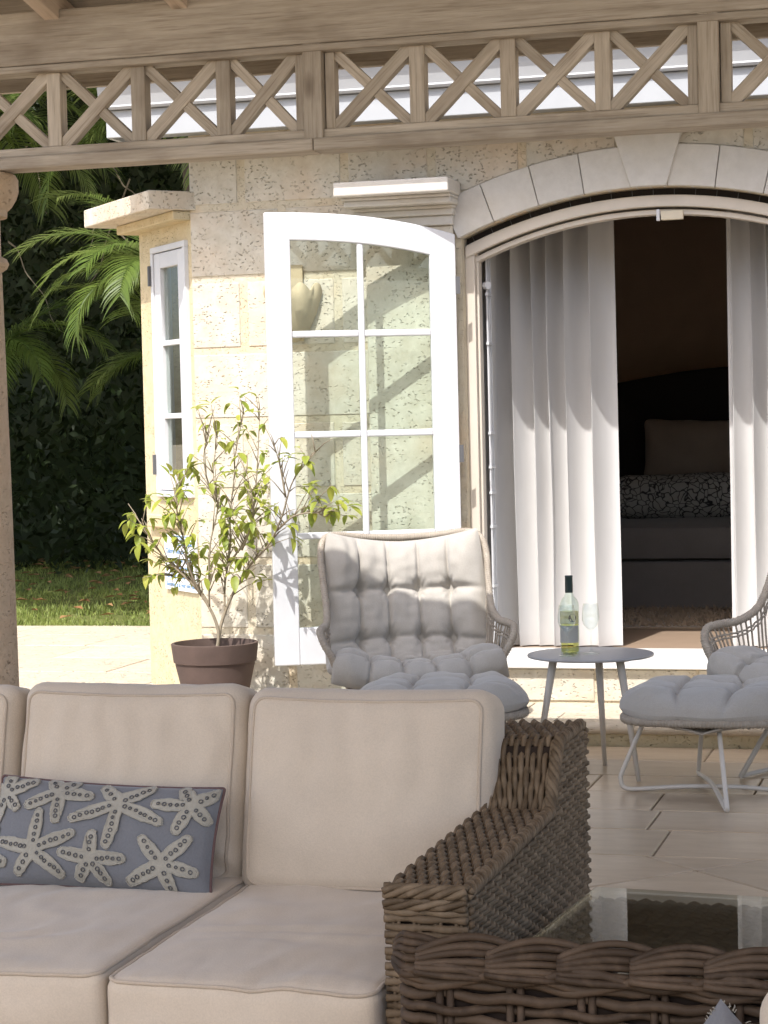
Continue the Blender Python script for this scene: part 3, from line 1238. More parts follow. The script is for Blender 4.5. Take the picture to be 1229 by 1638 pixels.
def sloped(name, x, w, y0, y1, zoff, th, mat='weathered_wood', parent=per):
    p0, p1 = Vector((x, y0, roof_z(y0) + zoff)), Vector((x, y1, roof_z(y1) + zoff))
    L = (p1 - p0).length
    mid = (p0 + p1) / 2
    o = MB().box(-L / 2, L / 2, -w / 2, w / 2, -th / 2, th / 2).build(name, mat, parent, bevel=0.004)
    d_ = (p1 - p0).normalized()
    ex = d_
    ey = Vector((1, 0, 0))
    ez = ex.cross(ey)
    o.matrix_local = Matrix.Translation((mid.x - per.location.x, mid.y - per.location.y, mid.z)) @ Matrix((ex, ey, ez)).transposed().to_4x4()
    return o


for k in range(-1, 12):
    sloped('rafter', -2.93 + k * 0.46, 0.055, EY - 0.02, -1.0, -0.060, 0.09, 'pale_rafter')
for x0 in (-4.6,):
    pass
dk = MB()
y = EY + 0.02
i = 0
while y > -1.0:                      # roof deck boards running along the eave
    y1 = y - 0.16
    z0, z1 = roof_z(y) , roof_z(y1)
    dk._add([(-3.75, y, z0), (2.6, y, z0), (2.6, y1 + 0.003, z1), (-3.75, y1 + 0.003, z1),
             (-3.75, y, z0 + 0.02), (2.6, y, z0 + 0.02), (2.6, y1 + 0.003, z1 + 0.02), (-3.75, y1 + 0.003, z1 + 0.02)],
            [(0, 3, 2, 1), (4, 5, 6, 7), (0, 1, 5, 4), (1, 2, 6, 5), (2, 3, 7, 6), (3, 0, 4, 7)])
    y = y1
zr = roof_z(-1.0)
dk._add([(-3.75, EY + 0.03, EZ + 0.024), (2.6, EY + 0.03, EZ + 0.024), (2.6, -1.0, zr + 0.030), (-3.75, -1.0, zr + 0.030)], [(0, 1, 2, 3)])
dk.build('roof_deck', 'weathered_wood', per, world=True)
board('eave_fascia', (-3.75, EY + 0.02, 2.700), (2.6, EY + 0.02, 2.700), 0.20, 0.025, per, bevel=0.003)


def column(x, y):
    c = MB()
    prof = [(0.0, 0.0), (0.19, 0.0), (0.19, 0.09), (0.175, 0.10), (0.18, 0.13), (0.165, 0.16), (0.140, 0.18), (0.137, 0.6), (0.132, 1.2), (0.122, 1.94),
            (0.140, 1.952), (0.147, 1.968), (0.140, 1.984), (0.121, 1.995), (0.121, 2.125), (0.145, 2.128), (0.147, 2.150), (0.163, 2.165), (0.178, 2.19), (0.187, 2.215), (0.187, 2.255), (0.178, 2.272), (0.0, 2.274)]
    c.lathe(prof, 0, 0, 48)
    o = c.build('column', 'column_stone', per, smooth=True, loc=(x - per.location.x, y - per.location.y, 0.0))
    md = o.modifiers.new('edges', 'EDGE_SPLIT')
    md.split_angle = radians(35)
    return o


column(-3.305, YP)
column(2.3, YP)
column(-3.305, 0.35)
column(2.3, 0.35)

# ================================================================== TREES AND SHADE
def frond_mesh(L, droop, nl, leaf_len, seed, width=0.020, curl=0.6):
    """rachis in the x-z plane leaving the origin along +x and arching down; returns a mesh builder"""
    r = random.Random(seed)
    mb = MB()
    pts = []
    a = radians(38) + r.uniform(-0.1, 0.1)
    x = z = 0.0
    n = 26
    for i in range(n + 1):
        t = i / n
        pts.append(Vector((x, 0.04 * sin(3 * t + seed), z)))
        aa = a - droop * t ** 1.25
        x += L / n * cos(aa)
        z += L / n * sin(aa)
    mb.cur = 0.2
    mb.tube(pts, [0.014 * (1 - 0.85 * i / n) for i in range(n + 1)], 4)
    for i in range(nl):
        t = 0.10 + 0.90 * i / nl
        k = min(int(t * n), n - 1)
        f_ = t * n - k
        p = pts[k].lerp(pts[k + 1], f_)
        d = (pts[k + 1] - pts[k]).normalized()
        up = Vector((0, 1, 0)).cross(d)
        if up.z < 0:
            up = -up
        ll = leaf_len * (0.55 + 0.45 * sin(pi * min(1, t * 1.15 + 0.08)))
        for sd in (-1, 1):
            mb.cur = r.random()
            side = Vector((0, sd, 0))
            dirv = (side * 0.85 + d * (0.55 + 0.3 * t) + up * r.uniform(0.05, 0.30)).normalized()
            l2 = ll * r.uniform(0.85, 1.1)
            q = [p.copy()]
            cur = p.copy()
            dv = dirv.copy()
            for s_ in range(4):
                cur = cur + dv * (l2 / 4)
                q.append(cur.copy())
                dv = (dv + Vector((0, 0, -curl * (0.25 + 0.2 * s_)))).normalized()
            vs = []
            for s_, c_ in enumerate(q):
                w = width * (0.45, 1.0, 0.9, 0.6, 0.03)[s_]
                across = d.cross(dirv).cross(dirv)
                across = (d - dirv * d.dot(dirv)).normalized()
                vs += [c_ - across * w / 2, c_ + across * w / 2]
            o_ = [(2 * s_, 2 * s_ + 1, 2 * s_ + 3, 2 * s_ + 2) for s_ in range(4)]
            mb._add(vs, o_)
    return mb


FRONDS = []
for sd, (L, dr, nl, ll, cu) in enumerate([(1.5, 2.1, 58, 0.50, 0.85), (1.7, 1.7, 60, 0.54, 0.7), (1.25, 2.4, 52, 0.46, 0.9), (1.9, 1.4, 64, 0.56, 0.6)]):
    ob = frond_mesh(L, dr, nl, ll, sd + 3, 0.0165, cu).build('frond', 'palm_leaf')
    FRONDS.append(ob.data)
    bpy.data.objects.remove(ob)


def palm(x, y, zc, label, n=11, seed=0, scale=1.0, angs=None, z0=0.05, tr=0.07):
    r = random.Random(seed)
    t = thing('palm_tree', label, 'palm', (x, y, z0), 0, 'palms beyond the terrace')
    MB().tube(spline([(0, 0, 0), (0.05, 0.03, (zc - z0) * 0.5), (0, 0, zc - z0)], 8), [tr * (1.15 - 0.4 * i / 16) for i in range(17)], 10).build('trunk', 'tree_bark', t, smooth=True)
    for k in range(n):
        a = 2 * pi * k / n + r.uniform(-0.25, 0.25)
        tilt = r.uniform(-0.35, 0.45)
        fi = r.randrange(4)
        if angs:
            a, tilt, fi = angs[k]
        s = scale * r.uniform(0.88, 1.1)
        o = link('frond', FRONDS[fi], t, loc=(0, 0, zc - z0), rot=(0, -tilt, a))
        o.scale = (s, s, s)
    return t


D2 = radians
# sunlit palm whose stem stands hidden behind the bay: fronds reach out to the left
palm(-4.72, 12.1, 2.20, 'sunlit palm arching its fronds out from behind the bay', 12, 21, 0.70,
     angs=[(D2(205), 0.20, 0), (D2(188), 0.45, 1), (D2(228), 0.0, 2), (D2(262), 0.3, 2), (D2(160), 0.5, 3), (D2(120), 0.3, 1), (D2(60), 0.4, 0), (D2(10), 0.3, 3), (D2(315), 0.4, 1), (D2(247), 0.50, 0), (D2(198), 0.05, 2), (D2(215), 0.42, 0)])
palm(-7.75, 14.9, 3.7, 'tall palm behind the stone column with dark hanging fronds', 12, 5, 1.0, tr=0.05)
palm(-7.78, 15.6, 1.95, 'lower palm behind the column drooping over the lawn edge', 11, 14, 0.85, tr=0.05)
palm(-5.45, 14.3, 3.55, 'palm with fronds rising above the flat cornice of the bay', 11, 8, 0.95)
palm(-5.55, 15.0, 1.75, 'low shaded palm leaning out from behind the bay wall', 11, 17, 0.80, tr=0.05)
palm(-6.1, 17.2, 4.3, 'palm with high fronds standing close against the dark hedge', 12, 31, 1.0, tr=0.05)


def leaf_cloud(mb, n, boxf, smin, smax, rnd, density=None):
    for k in range(n):
        p = boxf(rnd)
        if density is not None and not density(p):
            continue
        s = rnd.uniform(smin, smax)
        a = Vector((rnd.uniform(-1, 1), rnd.uniform(-1, 1), rnd.uniform(-1, 1))).normalized()
        b = a.cross(Vector((rnd.uniform(-1, 1), rnd.uniform(-1, 1), rnd.uniform(-1, 1)))).normalized()
        mb.cur = rnd.random()
        P_ = Vector(p)
        mb._add([P_ - a * s, P_ + b * s * 0.42, P_ + a * s, P_ - b * s * 0.42], [(0, 1, 2, 3)])


# dense dark hedge closing the garden
hr = random.Random(2)
hd = thing('hedge', 'tall dark leafy hedge closing the garden behind the palms', 'hedge', (-8.5, 18.5, 0.05))
core = MB()


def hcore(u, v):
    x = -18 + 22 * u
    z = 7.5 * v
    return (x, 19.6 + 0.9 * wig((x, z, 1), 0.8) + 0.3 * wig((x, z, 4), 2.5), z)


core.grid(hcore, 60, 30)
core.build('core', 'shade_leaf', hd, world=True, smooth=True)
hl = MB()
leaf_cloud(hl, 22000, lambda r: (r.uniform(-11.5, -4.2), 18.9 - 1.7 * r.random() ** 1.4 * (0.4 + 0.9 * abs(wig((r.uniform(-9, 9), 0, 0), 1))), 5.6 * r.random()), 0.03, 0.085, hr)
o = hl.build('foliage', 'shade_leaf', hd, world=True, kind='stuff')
tw = MB()
for k in range(16):
    x = hr.uniform(-9.0, -7.0)
    z = hr.uniform(3.0, 4.4)
    dx, dz = hr.uniform(-0.16, 0.16), hr.uniform(-0.20, -0.05)
    p = [(x, 17.0, z)]
    for j in range(6):
        q = p[-1]
        p.append((q[0] + dx + hr.uniform(-0.05, 0.05), q[1] + hr.uniform(-0.06, 0.03), q[2] + dz + hr.uniform(-0.06, 0.06)))
    tw.tube(spline(p, 3), [0.009 * (1 - 0.8 * i / 18) for i in range(19)], 4)
tw.build('bare_twigs', 'twig_bark', hd, world=True, kind='stuff')

# unseen broad tree, crown placed to darken the far garden and gapped for dapples
st = thing('shade_tree', 'unseen broad spreading tree shading the far lawn from above', 'tree', (-11.6, 14.0, 0.05))
MB().tube(spline([(0, 0, 0), (0.15, 0.1, 2.2), (0.5, -0.1, 4.2), (1.8, -0.6, 6.0)], 8), [0.30 * (1 - 0.7 * i / 24) for i in range(25)], 12).build('trunk', 'tree_bark', st, smooth=True)
for k in range(7):
    a = hr.uniform(-0.9, 0.9)
    MB().tube(spline([(0.4, 0, 3.6), (1.8 * cos(a), 2.0 * sin(a), 5.2), (4.6 * cos(a), 5.2 * sin(a), 6.4 + hr.uniform(-0.3, 0.3))], 8), [0.14 * (1 - 0.8 * i / 16) for i in range(17)], 8).build('limb', 'tree_bark', st, smooth=True)
cl = MB()


def dens(p):
    v = wig(p, 0.75, 2.0) + 0.5 * wig(p, 2.2, 5.0)
    g1 = math.exp(-((p[1] - 10.4) / 0.35) ** 2) + 1.2 * math.exp(-((p[1] - 11.6) / 0.40) ** 2) + math.exp(-((p[1] - 15.2) / 0.5) ** 2)  # bands thinned in the crown to let sun down on lawn and palms
    return v > -0.40 + 0.45 * g1


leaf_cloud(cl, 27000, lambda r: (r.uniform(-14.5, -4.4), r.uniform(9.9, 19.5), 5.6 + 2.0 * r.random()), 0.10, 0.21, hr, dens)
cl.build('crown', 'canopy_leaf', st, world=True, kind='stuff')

# ================================================================== CURTAINS AND BEDROOM
def curtain(x0, x1, yb, label, seed, zt=2.62, zb=0.303):
    t = thing('curtain', label, 'curtain', ((x0 + x1) / 2, yb, ZF), 0, 'white door curtains')
    cx = (x0 + x1) / 2
    W = x1 - x0
    r = random.Random(seed)
    nf = max(4, round(W / 0.094))
    cuts = [0.0]
    for _ in range(nf):
        cuts.append(cuts[-1] + r.uniform(0.65, 1.35))
    cuts = [c_ / cuts[-1] for c_ in cuts]
    ph = [r.uniform(-1, 1) for _ in range(nf + 2)]
    am = [r.uniform(0.55, 1.3) for _ in range(nf + 2)]

    def fn(u, v):
        z = zb + (zt - zb) * v
        uw = u + 0.022 * wig((u * 3.0, z * 0.9, seed), 1.0) * sin(pi * u)
        uw = min(0.99999, max(0.0, uw))
        k = 0
        while k < nf - 1 and uw > cuts[k + 1]:
            k += 1
        f_ = (uw - cuts[k]) / (cuts[k + 1] - cuts[k])
        wv = 0.5 - 0.5 * cos(2 * pi * f_)
        a = am[k] * (1 - f_) + am[k + 1] * f_
        spread = 0.80 + 0.35 * (1 - v)
        y = -0.125 * a * wv ** 1.15 * spread * (0.42 + 0.58 * min(1.0, v * 2.6)) + 0.010 * sin(4 * z + 6 * ph[k]) * wv + 0.010 * wig((u * 7, z * 1.3, seed), 1.0)
        x = -W / 2 + W * u + 0.022 * sin(2 * pi * f_ + 0.7) * a
        return (x + 0.010 * (1 - v) * (u - 0.2), y, z - ZF)
    o = MB().grid(fn, nf * 18, 26).build('cloth', 'curtain_cloth', t, smooth=True)

    def hem(u, v):
        p = fn(u, v * 0.075)
        return (p[0], p[1] - 0.004, p[2])
    MB().grid(hem, nf * 18, 3).build('hem', 'curtain_cloth', t, smooth=True)
    return t


curtain(-2.29, -1.611, 9.845, 'gathered white curtain hanging at the left of the doorway', 4)
curtain(-1.070, -0.42, 9.845, 'gathered white curtain hanging at the right of the doorway', 9)


def rbox(w, d, h, r, nx=16, ny=16, nz=8, crown=(0, 0, 0), wr=0.0, wf=6.0, seed=0.0, fn=None):
    """rounded, puffed box centred on the origin; crown = bulge of the x, y and z faces"""
    mb = MB()
    hx, hy, hz = w / 2, d / 2, h / 2

    def place(x, y, z):
        cx = max(-hx + r, min(hx - r, x))
        cy = max(-hy + r, min(hy - r, y))
        cz = max(-hz + r, min(hz - r, z))
        dv = Vector((x - cx, y - cy, z - cz))
        if dv.length > 1e-9:
            dv = dv.normalized() * r
        p = Vector((cx, cy, cz)) + dv
        u, v, q = p.x / hx, p.y / hy, p.z / hz
        bx = crown[0] * max(0, 1 - v * v) * max(0, 1 - q * q) * u
        by = crown[1] * max(0, 1 - u * u) * max(0, 1 - q * q) * v
        bz = crown[2] * max(0, 1 - u * u) * max(0, 1 - v * v) * q
        p += Vector((bx, by, bz))
        if wr:
            nn = dv.normalized() if dv.length > 1e-9 else Vector((0, 0, 1))
            p += nn * wr * wig(p, wf, seed)
        if fn:
            p = fn(p, u, v, q)
        return p

    def dist(n, h_):
        # samples clustered a little at the rounded ends
        return [-h_ + 2 * h_ * (0.5 - 0.5 * cos(pi * i / n)) * 0.35 + 2 * h_ * (i / n) * 0.65 for i in range(n + 1)]
    X_, Y_, Z_ = dist(nx, hx), dist(ny, hy), dist(nz, hz)

    def face(A, B, f, flip):
        vs = [f(a, b) for b in B for a in A]
        w_ = len(A)
        fs = []
        for j in range(len(B) - 1):
            for i in range(w_ - 1):
                q = (j * w_ + i, j * w_ + i + 1, (j + 1) * w_ + i + 1, (j + 1) * w_ + i)
                fs.append(q[::-1] if flip else q)
        mb._add(vs, fs)
    face(X_, Y_, lambda a, b: place(a, b, hz), False)
    face(X_, Y_, lambda a, b: place(a, b, -hz), True)
    face(X_, Z_, lambda a, b: place(a, -hy, b), False)
    face(X_, Z_, lambda a, b: place(a, hy, b), True)
    face(Y_, Z_, lambda a, b: place(hx, a, b), False)
    face(Y_, Z_, lambda a, b: place(-hx, a, b), True)
    mb.place = place
    return mb


bed = thing('bed', 'dark upholstered bed in the shaded room beyond the doorway', 'bed', (-1.3, 12.8, ZF))
rbox(1.9, 1.9, 0.272, 0.02, 4, 4, 2).build('base', 'bed_grey', bed, smooth=True, loc=(0, 0.0, 0.137))
rbox(1.92, 1.92, 0.205, 0.05, 10, 10, 4, crown=(0, 0, 0.01), wr=0.006).build('mattress', 'bed_grey', bed, smooth=True, loc=(0, 0.0, 0.378))
hb = MB()
pl = [(-1.02, 0.0), (1.02, 0.0), (1.02, 1.33)] + [(1.02 - 2.04 * i / 20, 1.33 + 0.11 * sin(pi * i / 20)) for i in range(1, 20)] + [(-1.02, 1.33)]
hb.prism_y(pl, 0.97, 1.03)
hb.build('headboard', 'headboard', bed, bevel=0.01)
bo = rbox(1.66, 0.24, 0.265, 0.09, 30, 10, 10, crown=(0, 0.03, 0.012), wr=0.016, wf=5)
tag(bo.build('bolster', 'throw_print', None, smooth=True, loc=(-1.25, 12.72, ZF + 0.612), rot=(radians(-10), 0, 0)),
    'long black and white coral print cushion lying across the dark bed', 'cushion')
for k, (px, py, lb) in enumerate(((-1.66, 13.36, 'pale pillow nearest the left curtain against the dark headboard'), (-0.90, 13.38, 'pale pillow behind the right curtain against the dark headboard'))):
    def pf(p, u, v, q):
        # pinched corners
        k_ = 1 - 0.10 * (abs(u) ** 3) * (1 - abs(q) ** 2)
        p.z *= 1 - 0.06 * (1 - abs(u) ** 2)
        p.x *= k_
        return p
    o = rbox(0.72, 0.16, 0.60, 0.06, 20, 8, 18, crown=(0, 0.09, 0), wr=0.012, fn=pf, seed=k).build('bed_pillow', 'bed_linen', None, smooth=True, loc=(px, py, ZF + 0.80), rot=(radians(-14), radians(2 - 5 * k), 0))
    tag(o, lb, 'pillow', 'bed pillows')
rug = MB()
rr = random.Random(8)
for k in range(2600):
    x, y = rr.uniform(-2.3, -0.6), rr.uniform(10.75, 11.72)
    a = rr.uniform(0, 6.28)
    L = rr.uniform(0.02, 0.045)
    rug._add([(x, y, ZF), (x + 0.012, y + 0.004, ZF), (x + L * cos(a) * 0.7, y + L * sin(a) * 0.7, ZF + L)], [(0, 1, 2)])
rug.box(-2.4, -0.4, 10.7, 11.75, ZF - 0.001, ZF + 0.006)
tag(rug.build('shaggy_rug', 'rug_fibre', None), 'shaggy brown rug on the dark bedroom floor before the bed', 'rug')


# ================================================================== WICKER SOFA
def weave(mb, P, nrm, us, v0, v1, nw, amp, r, rnd, seg=4, n=5, jit=0.0015, flat=1.0):
    """strands: one for every u, waving along v"""
    tot = nw * seg
    for i, u in enumerate(us):
        mb.cur = rnd.random()
        path = []
        du = rnd.uniform(-jit, jit)
        for k in range(tot + 1):
            t = k / tot
            v = v0 + (v1 - v0) * t
            off = amp * cos(pi * (t * nw + i))
            p = Vector(P(u + du, v)) + Vector(nrm(u, v)) * (off + rnd.uniform(-jit, jit) * 0.5)
            path.append(p)
        mb.tube(path, r * rnd.uniform(0.9, 1.08), n, cap=True, flat=flat)


rw = random.Random(12)
sofa = thing('wicker_sofa', 'brown wicker sofa with blush cushions under the pergola', 'sofa', (-1.9, 4.0, 0.0))
AX0, AX1 = -0.972, -0.822          # arm, inner and outer face
AY0, AY1 = 3.41, 4.56              # front and back
AZ, BZ = 0.570, 0.700              # arm top, back-block top
arm = MB()
# solid dark core so nothing shows through the weave
core_prof = [(AY0 + 0.012, 0.03), (AY1 - 0.012, 0.03), (AY1 - 0.012, BZ - 0.03), (4.26, BZ - 0.014), (4.19, AZ - 0.014), (AY0 + 0.012, AZ - 0.014)]
MB().prism_x(core_prof, AX0 + 0.008, AX1 - 0.012).build('arm_core', 'wicker_backing', sofa, world=True)
# outer side: horizontal strands round vertical stakes, following the step in the arm
side = MB()


def ztop(y):
    if y < 4.15:
        return AZ - 0.012
    if y > 4.26:
        return BZ - 0.016 - max(0, (y - 4.50)) * 0.4
    return AZ - 0.012 + (BZ - AZ) * (y - 4.15) / 0.11


rows = [0.02 + 0.0122 * i for i in range(57)]
for i, z in enumerate(rows):
    y0 = AY0 + 0.004
    if z > AZ - 0.014:
        y0 = 4.16 + 0.10 * (z - AZ) / (BZ - AZ) + 0.012
    if z > BZ - 0.016:
        continue
    nwv = max(3, round((AY1 - y0) / 0.032))
    side.cur = rw.random()
    path = []
    for k in range(nwv * 4 + 1):
        t = k / (nwv * 4)
        y = AY1 - (AY1 - y0) * t
        off = 0.0040 * cos(pi * (t * nwv + i))
        path.append((AX1 - 0.004 + off, y, z + 0.0014 * sin(y * 40 + i)))
    side.tube(path, 0.0069 * rw.uniform(0.92, 1.08), 6)
for k in range(36):
    y = AY1 - 0.016 - k * 0.032
    side.cur = 0.3
    side.tube([(AX1 - 0.004, y, 0.02), (AX1 - 0.004, y, ztop(y))], 0.0042, 5)
side.build('arm_side_weave', 'wicker_brown', sofa, world=True, smooth=True, kind='stuff')
# top, step and back block: strands running along the arm over cross stakes
prof = [Vector((0, AY0 + 0.004, AZ)), Vector((0, 4.16, AZ)), Vector((0, 4.215, AZ + 0.06)), Vector((0, 4.245, BZ - 0.035)), Vector((0, 4.285, BZ)), Vector((0, AY1 - 0.04, BZ)), Vector((0, AY1 - 0.003, BZ - 0.03)), Vector((0, AY1, BZ - 0.1)), Vector((0, AY1, 0.30))]
pp = []
for i in range(len(prof) - 1):
    nseg = max(2, int((prof[i + 1] - prof[i]).length / 0.008))
    for k in range(nseg):
        pp.append(prof[i].lerp(prof[i + 1], k / nseg))
pp.append(prof[-1])
cum = [0.0]
for i in range(1, len(pp)):
    cum.append(cum[-1] + (pp[i] - pp[i - 1]).length)


def prof_at(s):
    s = max(0, min(cum[-1], s))
    lo, hi = 0, len(cum) - 1
    while hi - lo > 1:
        m_ = (lo + hi) // 2
        if cum[m_] <= s:
            lo = m_
        else:
            hi = m_
    f_ = (s - cum[lo]) / max(1e-9, cum[hi] - cum[lo])
    p = pp[lo].lerp(pp[hi], f_)
    d = (pp[min(hi + 2, len(pp) - 1)] - pp[max(lo - 2, 0)]).normalized()
    return p, Vector((0, -d.z, d.y))


top = MB()
wid0, wid1 = AX0 + 0.004, AX1 - 0.018
ns_ = 13
for i in range(ns_):
    top.cur = rw.random()
    path, tot = [], 320
    for k in range(tot + 1):
        s = cum[-1] * k / tot
        p, nn = prof_at(s)
        widen = 1.0
        fr_ = i / (ns_ - 1)
        # the back block is broader towards the sofa than the arm
        x_in = wid0 - 0.030 * max(0, min(1, (s - 0.76) / 0.12))
        x = x_in + (wid1 - x_in) * fr_
        off = 0.0048 * cos(pi * (s / 0.0375 + i))
        q = p + nn * (off - 0.002)
        path.append((x, q.y, q.z))
    top.tube(path, 0.0061 * rw.uniform(0.92, 1.08), 6)
s = 0.019
while s < cum[-1]:
    p, nn = prof_at(s)
    for e in (-0.004, 0.004):
        q, _ = prof_at(s + e)
        q = q - nn * 0.003
        top.cur = 0.25
        top.tube([(AX0 - 0.03 if s > 0.8 else AX0, q.y, q.z), (AX1 - 0.01, q.y, q.z)], 0.0036, 5)
    s += 0.0375
top.build('arm_top_weave', 'wicker_brown', sofa, world=True, smooth=True, kind='stuff')
MB().box(AX0 - 0.035, AX0 + 0.01, 4.29, AY1 - 0.02, 0.3, BZ - 0.018).build('back_post', 'wicker_backing', sofa, world=True)
# front face: horizontal strands round paired stakes
fr_w = MB()
weave(fr_w, lambda u, v: (v, AY0, u), lambda u, v: (0, -1, 0), [0.02 + 0.0138 * i for i in range(38)], AX0 - 0.002, AX1 - 0.004, 4, 0.0046, 0.0075, rw, seg=6, n=6)
for k in range(4):
    x = AX0 + 0.018 + k * 0.0375
    for e in (-0.0045, 0.0045):
        fr_w.cur = 0.3
        fr_w.tube([(x + e, AY0, 0.02), (x + e, AY0, AZ - 0.01)], 0.0038, 5)
fr_w.build('arm_front_weave', 'wicker_brown', sofa, world=True, smooth=True, kind='stuff')
# braided edges: front-top edge and outer top edge
br = MB()


def braid(mb, path, r, strands=3, pitch=0.05, tr=0.006, n=6):
    pts = path
    L = [0.0]
    for i in range(1, len(pts)):
        L.append(L[-1] + (pts[i] - pts[i - 1]).length)
    for s_ in range(strands):
        mb.cur = rw.random()
        out = []
        for i, p in enumerate(pts):
            d = (pts[min(i + 1, len(pts) - 1)] - pts[max(i - 1, 0)]).normalized()
            ref = Vector((0, 0, 1)) if abs(d.z) < 0.8 else Vector((0, 1, 0))
            a_ = d.cross(ref).normalized()
            b_ = a_.cross(d)
            th = 2 * pi * (L[i] / pitch + s_ / strands)
            out.append(p + a_ * cos(th) * r + b_ * sin(th) * r)
        mb.tube(out, tr, n)


def dense(pts, step=0.006):
    out = []
    for i in range(len(pts) - 1):
        a, b = Vector(pts[i]), Vector(pts[i + 1])
        n = max(1, int((b - a).length / step))
        out += [a.lerp(b, k / n) for k in range(n)]
    out.append(Vector(pts[-1]))
    return out


braid(br, dense([(AX1 - 0.006, AY0 + 0.0, AZ - 0.004), (AX1 - 0.006, 4.155, AZ - 0.002), (AX1 - 0.006, 4.235, BZ - 0.03), (AX1 - 0.008, 4.28, BZ - 0.004), (AX1 - 0.008, AY1 - 0.03, BZ - 0.004), (AX1 - 0.008, AY1, BZ - 0.05)]), 0.0085, 5, 0.085, 0.0062)
braid(br, dense([(AX0 - 0.002, AY0 - 0.002, AZ - 0.004), (AX1 - 0.004, AY0 - 0.002, AZ - 0.004)]), 0.008, 4, 0.11, 0.0066)
braid(br, dense([(AX0 - 0.002, AY0 - 0.004, AZ - 0.026), (AX1 - 0.004, AY0 - 0.004, AZ - 0.026)]), 0.006, 3, 0.12, 0.0064)
br.build('braid', 'wicker_brown', sofa, world=True, smooth=True, kind='stuff')
# base and back of the sofa frame
bs = MB().box(-3.6, AX0 + 0.002, 3.47, 4.55, 0.03, 0.255)
bs.build('base_core', 'wicker_backing', sofa, world=True)
bw = MB()
weave(bw, lambda u, v: (v, 3.462, u), lambda u, v: (0, -1, 0), [0.03 + 0.0145 * i for i in range(16)], -2.6, AX0, 40, 0.005, 0.0065, rw, seg=3, n=5)
bw.build('base_weave', 'wicker_brown', sofa, world=True, smooth=True, kind='stuff')
MB().box(-3.6, AX0 - 0.03, 4.42, 4.54, 0.25, 0.70).build('back_core', 'wicker_backing', sofa, world=True)
bk = MB()
weave(bk, lambda u, v: (v, 4.548, u), lambda u, v: (0, 1, 0), [0.05 + 0.0145 * i for i in range(45)], -3.2, AX0, 48, 0.005, 0.0065, rw, seg=2, n=4)
bk.build('back_weave', 'wicker_brown', sofa, world=True, smooth=True, kind='stuff')


def pipe(mb, pts, r=0.0042, closed=True):
    mb.tube(pts, r, 6, closed=closed)


def rrect(hx, hz, r, n=6):
    out = []
    for cx, cz, a0 in ((hx - r, hz - r, 0), (-hx + r, hz - r, pi / 2), (-hx + r, -hz + r, pi), (hx - r, -hz + r, 3 * pi / 2)):
        for k in range(n + 1):
            a = a0 + pi / 2 * k / n
            out.append((cx + r * cos(a), cz + r * sin(a)))
    return out


def densify(loop, step=0.02):
    out = []
    n = len(loop)
    for i in range(n):
        a, b = loop[i], loop[(i + 1) % n]
        m_ = max(1, int(hypot(b[0] - a[0], b[1] - a[1]) / step))
        out += [(a[0] + (b[0] - a[0]) * k / m_, a[1] + (b[1] - a[1]) * k / m_) for k in range(m_)]
    return out


# seat cushions: boxed, piped along the top front edges
def seat_cushion(x0, x1, sd, ztop_=0.402):
    W, D, Hh = x1 - x0 - 0.006, 0.86, 0.150

    def fnw(p, u, v, q):
        # the front face sags and the top crowns; slack folds on the top
        if q > 0.2:
            f1 = wig((p.x * 2.0, p.y * 5.5 + 3 * wig((p.x, p.y, 0), 3, sd), 0), 1.4, sd)
            p.z += 0.011 * f1 * (1 - u * u) + 0.010 * (-max(0, -v - 0.88) * 4)
            p.z += 0.0024 * wig((p.x * 7, p.y * 2.5, 0), 4, sd + 4) - 0.012 * math.exp(-((u + 0.1) ** 2 + (v + 0.1) ** 2) / 0.25)
            ed_ = (p.y + D / 2)
            p.z += 0.0016 * sin(p.x * 150 + 4 * wig((p.x * 5, 0, 0), 2, sd)) * math.exp(-ed_ / 0.035) * (ed_ > 0.012)
        if v < -0.9:
            p.y += 0.006 * wig((p.x * 3, 0, p.z * 6), 2, sd)
        return p
    cu = rbox(W, D, Hh, 0.022, 56, 64, 14, crown=(0.004, 0.016, 0.016), wr=0.0018, wf=16, seed=sd, fn=fnw)
    o = cu.build('seat_cushion', 'sofa_fabric', sofa, smooth=True)
    cx, cy, cz = (x0 + x1) / 2, 3.372 + D / 2, ztop_ - Hh / 2
    o.location = (cx + 1.9, cy - 4.0, cz)
    pm = MB()
    for zz_ in (Hh / 2 - 0.006, -Hh / 2 + 0.006):
        loop = densify(rrect(W / 2 - 0.004, D / 2 - 0.004, 0.03))
        pts = [cu.place(x, y, zz_ if zz_ < 0 else Hh / 2 - 0.004) for x, y in loop]
        # push outwards to sit on the seam
        pts = [Vector((p.x * 1.004, p.y * 1.004, p.z + (0.001 if zz_ > 0 else 0))) for p in pts]
        pipe(pm, pts)
    pm.build('piping', 'sofa_piping', o, smooth=True)


SX = [-2.535, -2.012, -1.492, -0.978]
for i in range(3):
    seat_cushion(SX[i], SX[i + 1], 3.1 * i + 1, 0.398 + 0.012 * (i == 2) * 0 + (0.010 if i == 1 else 0.0))


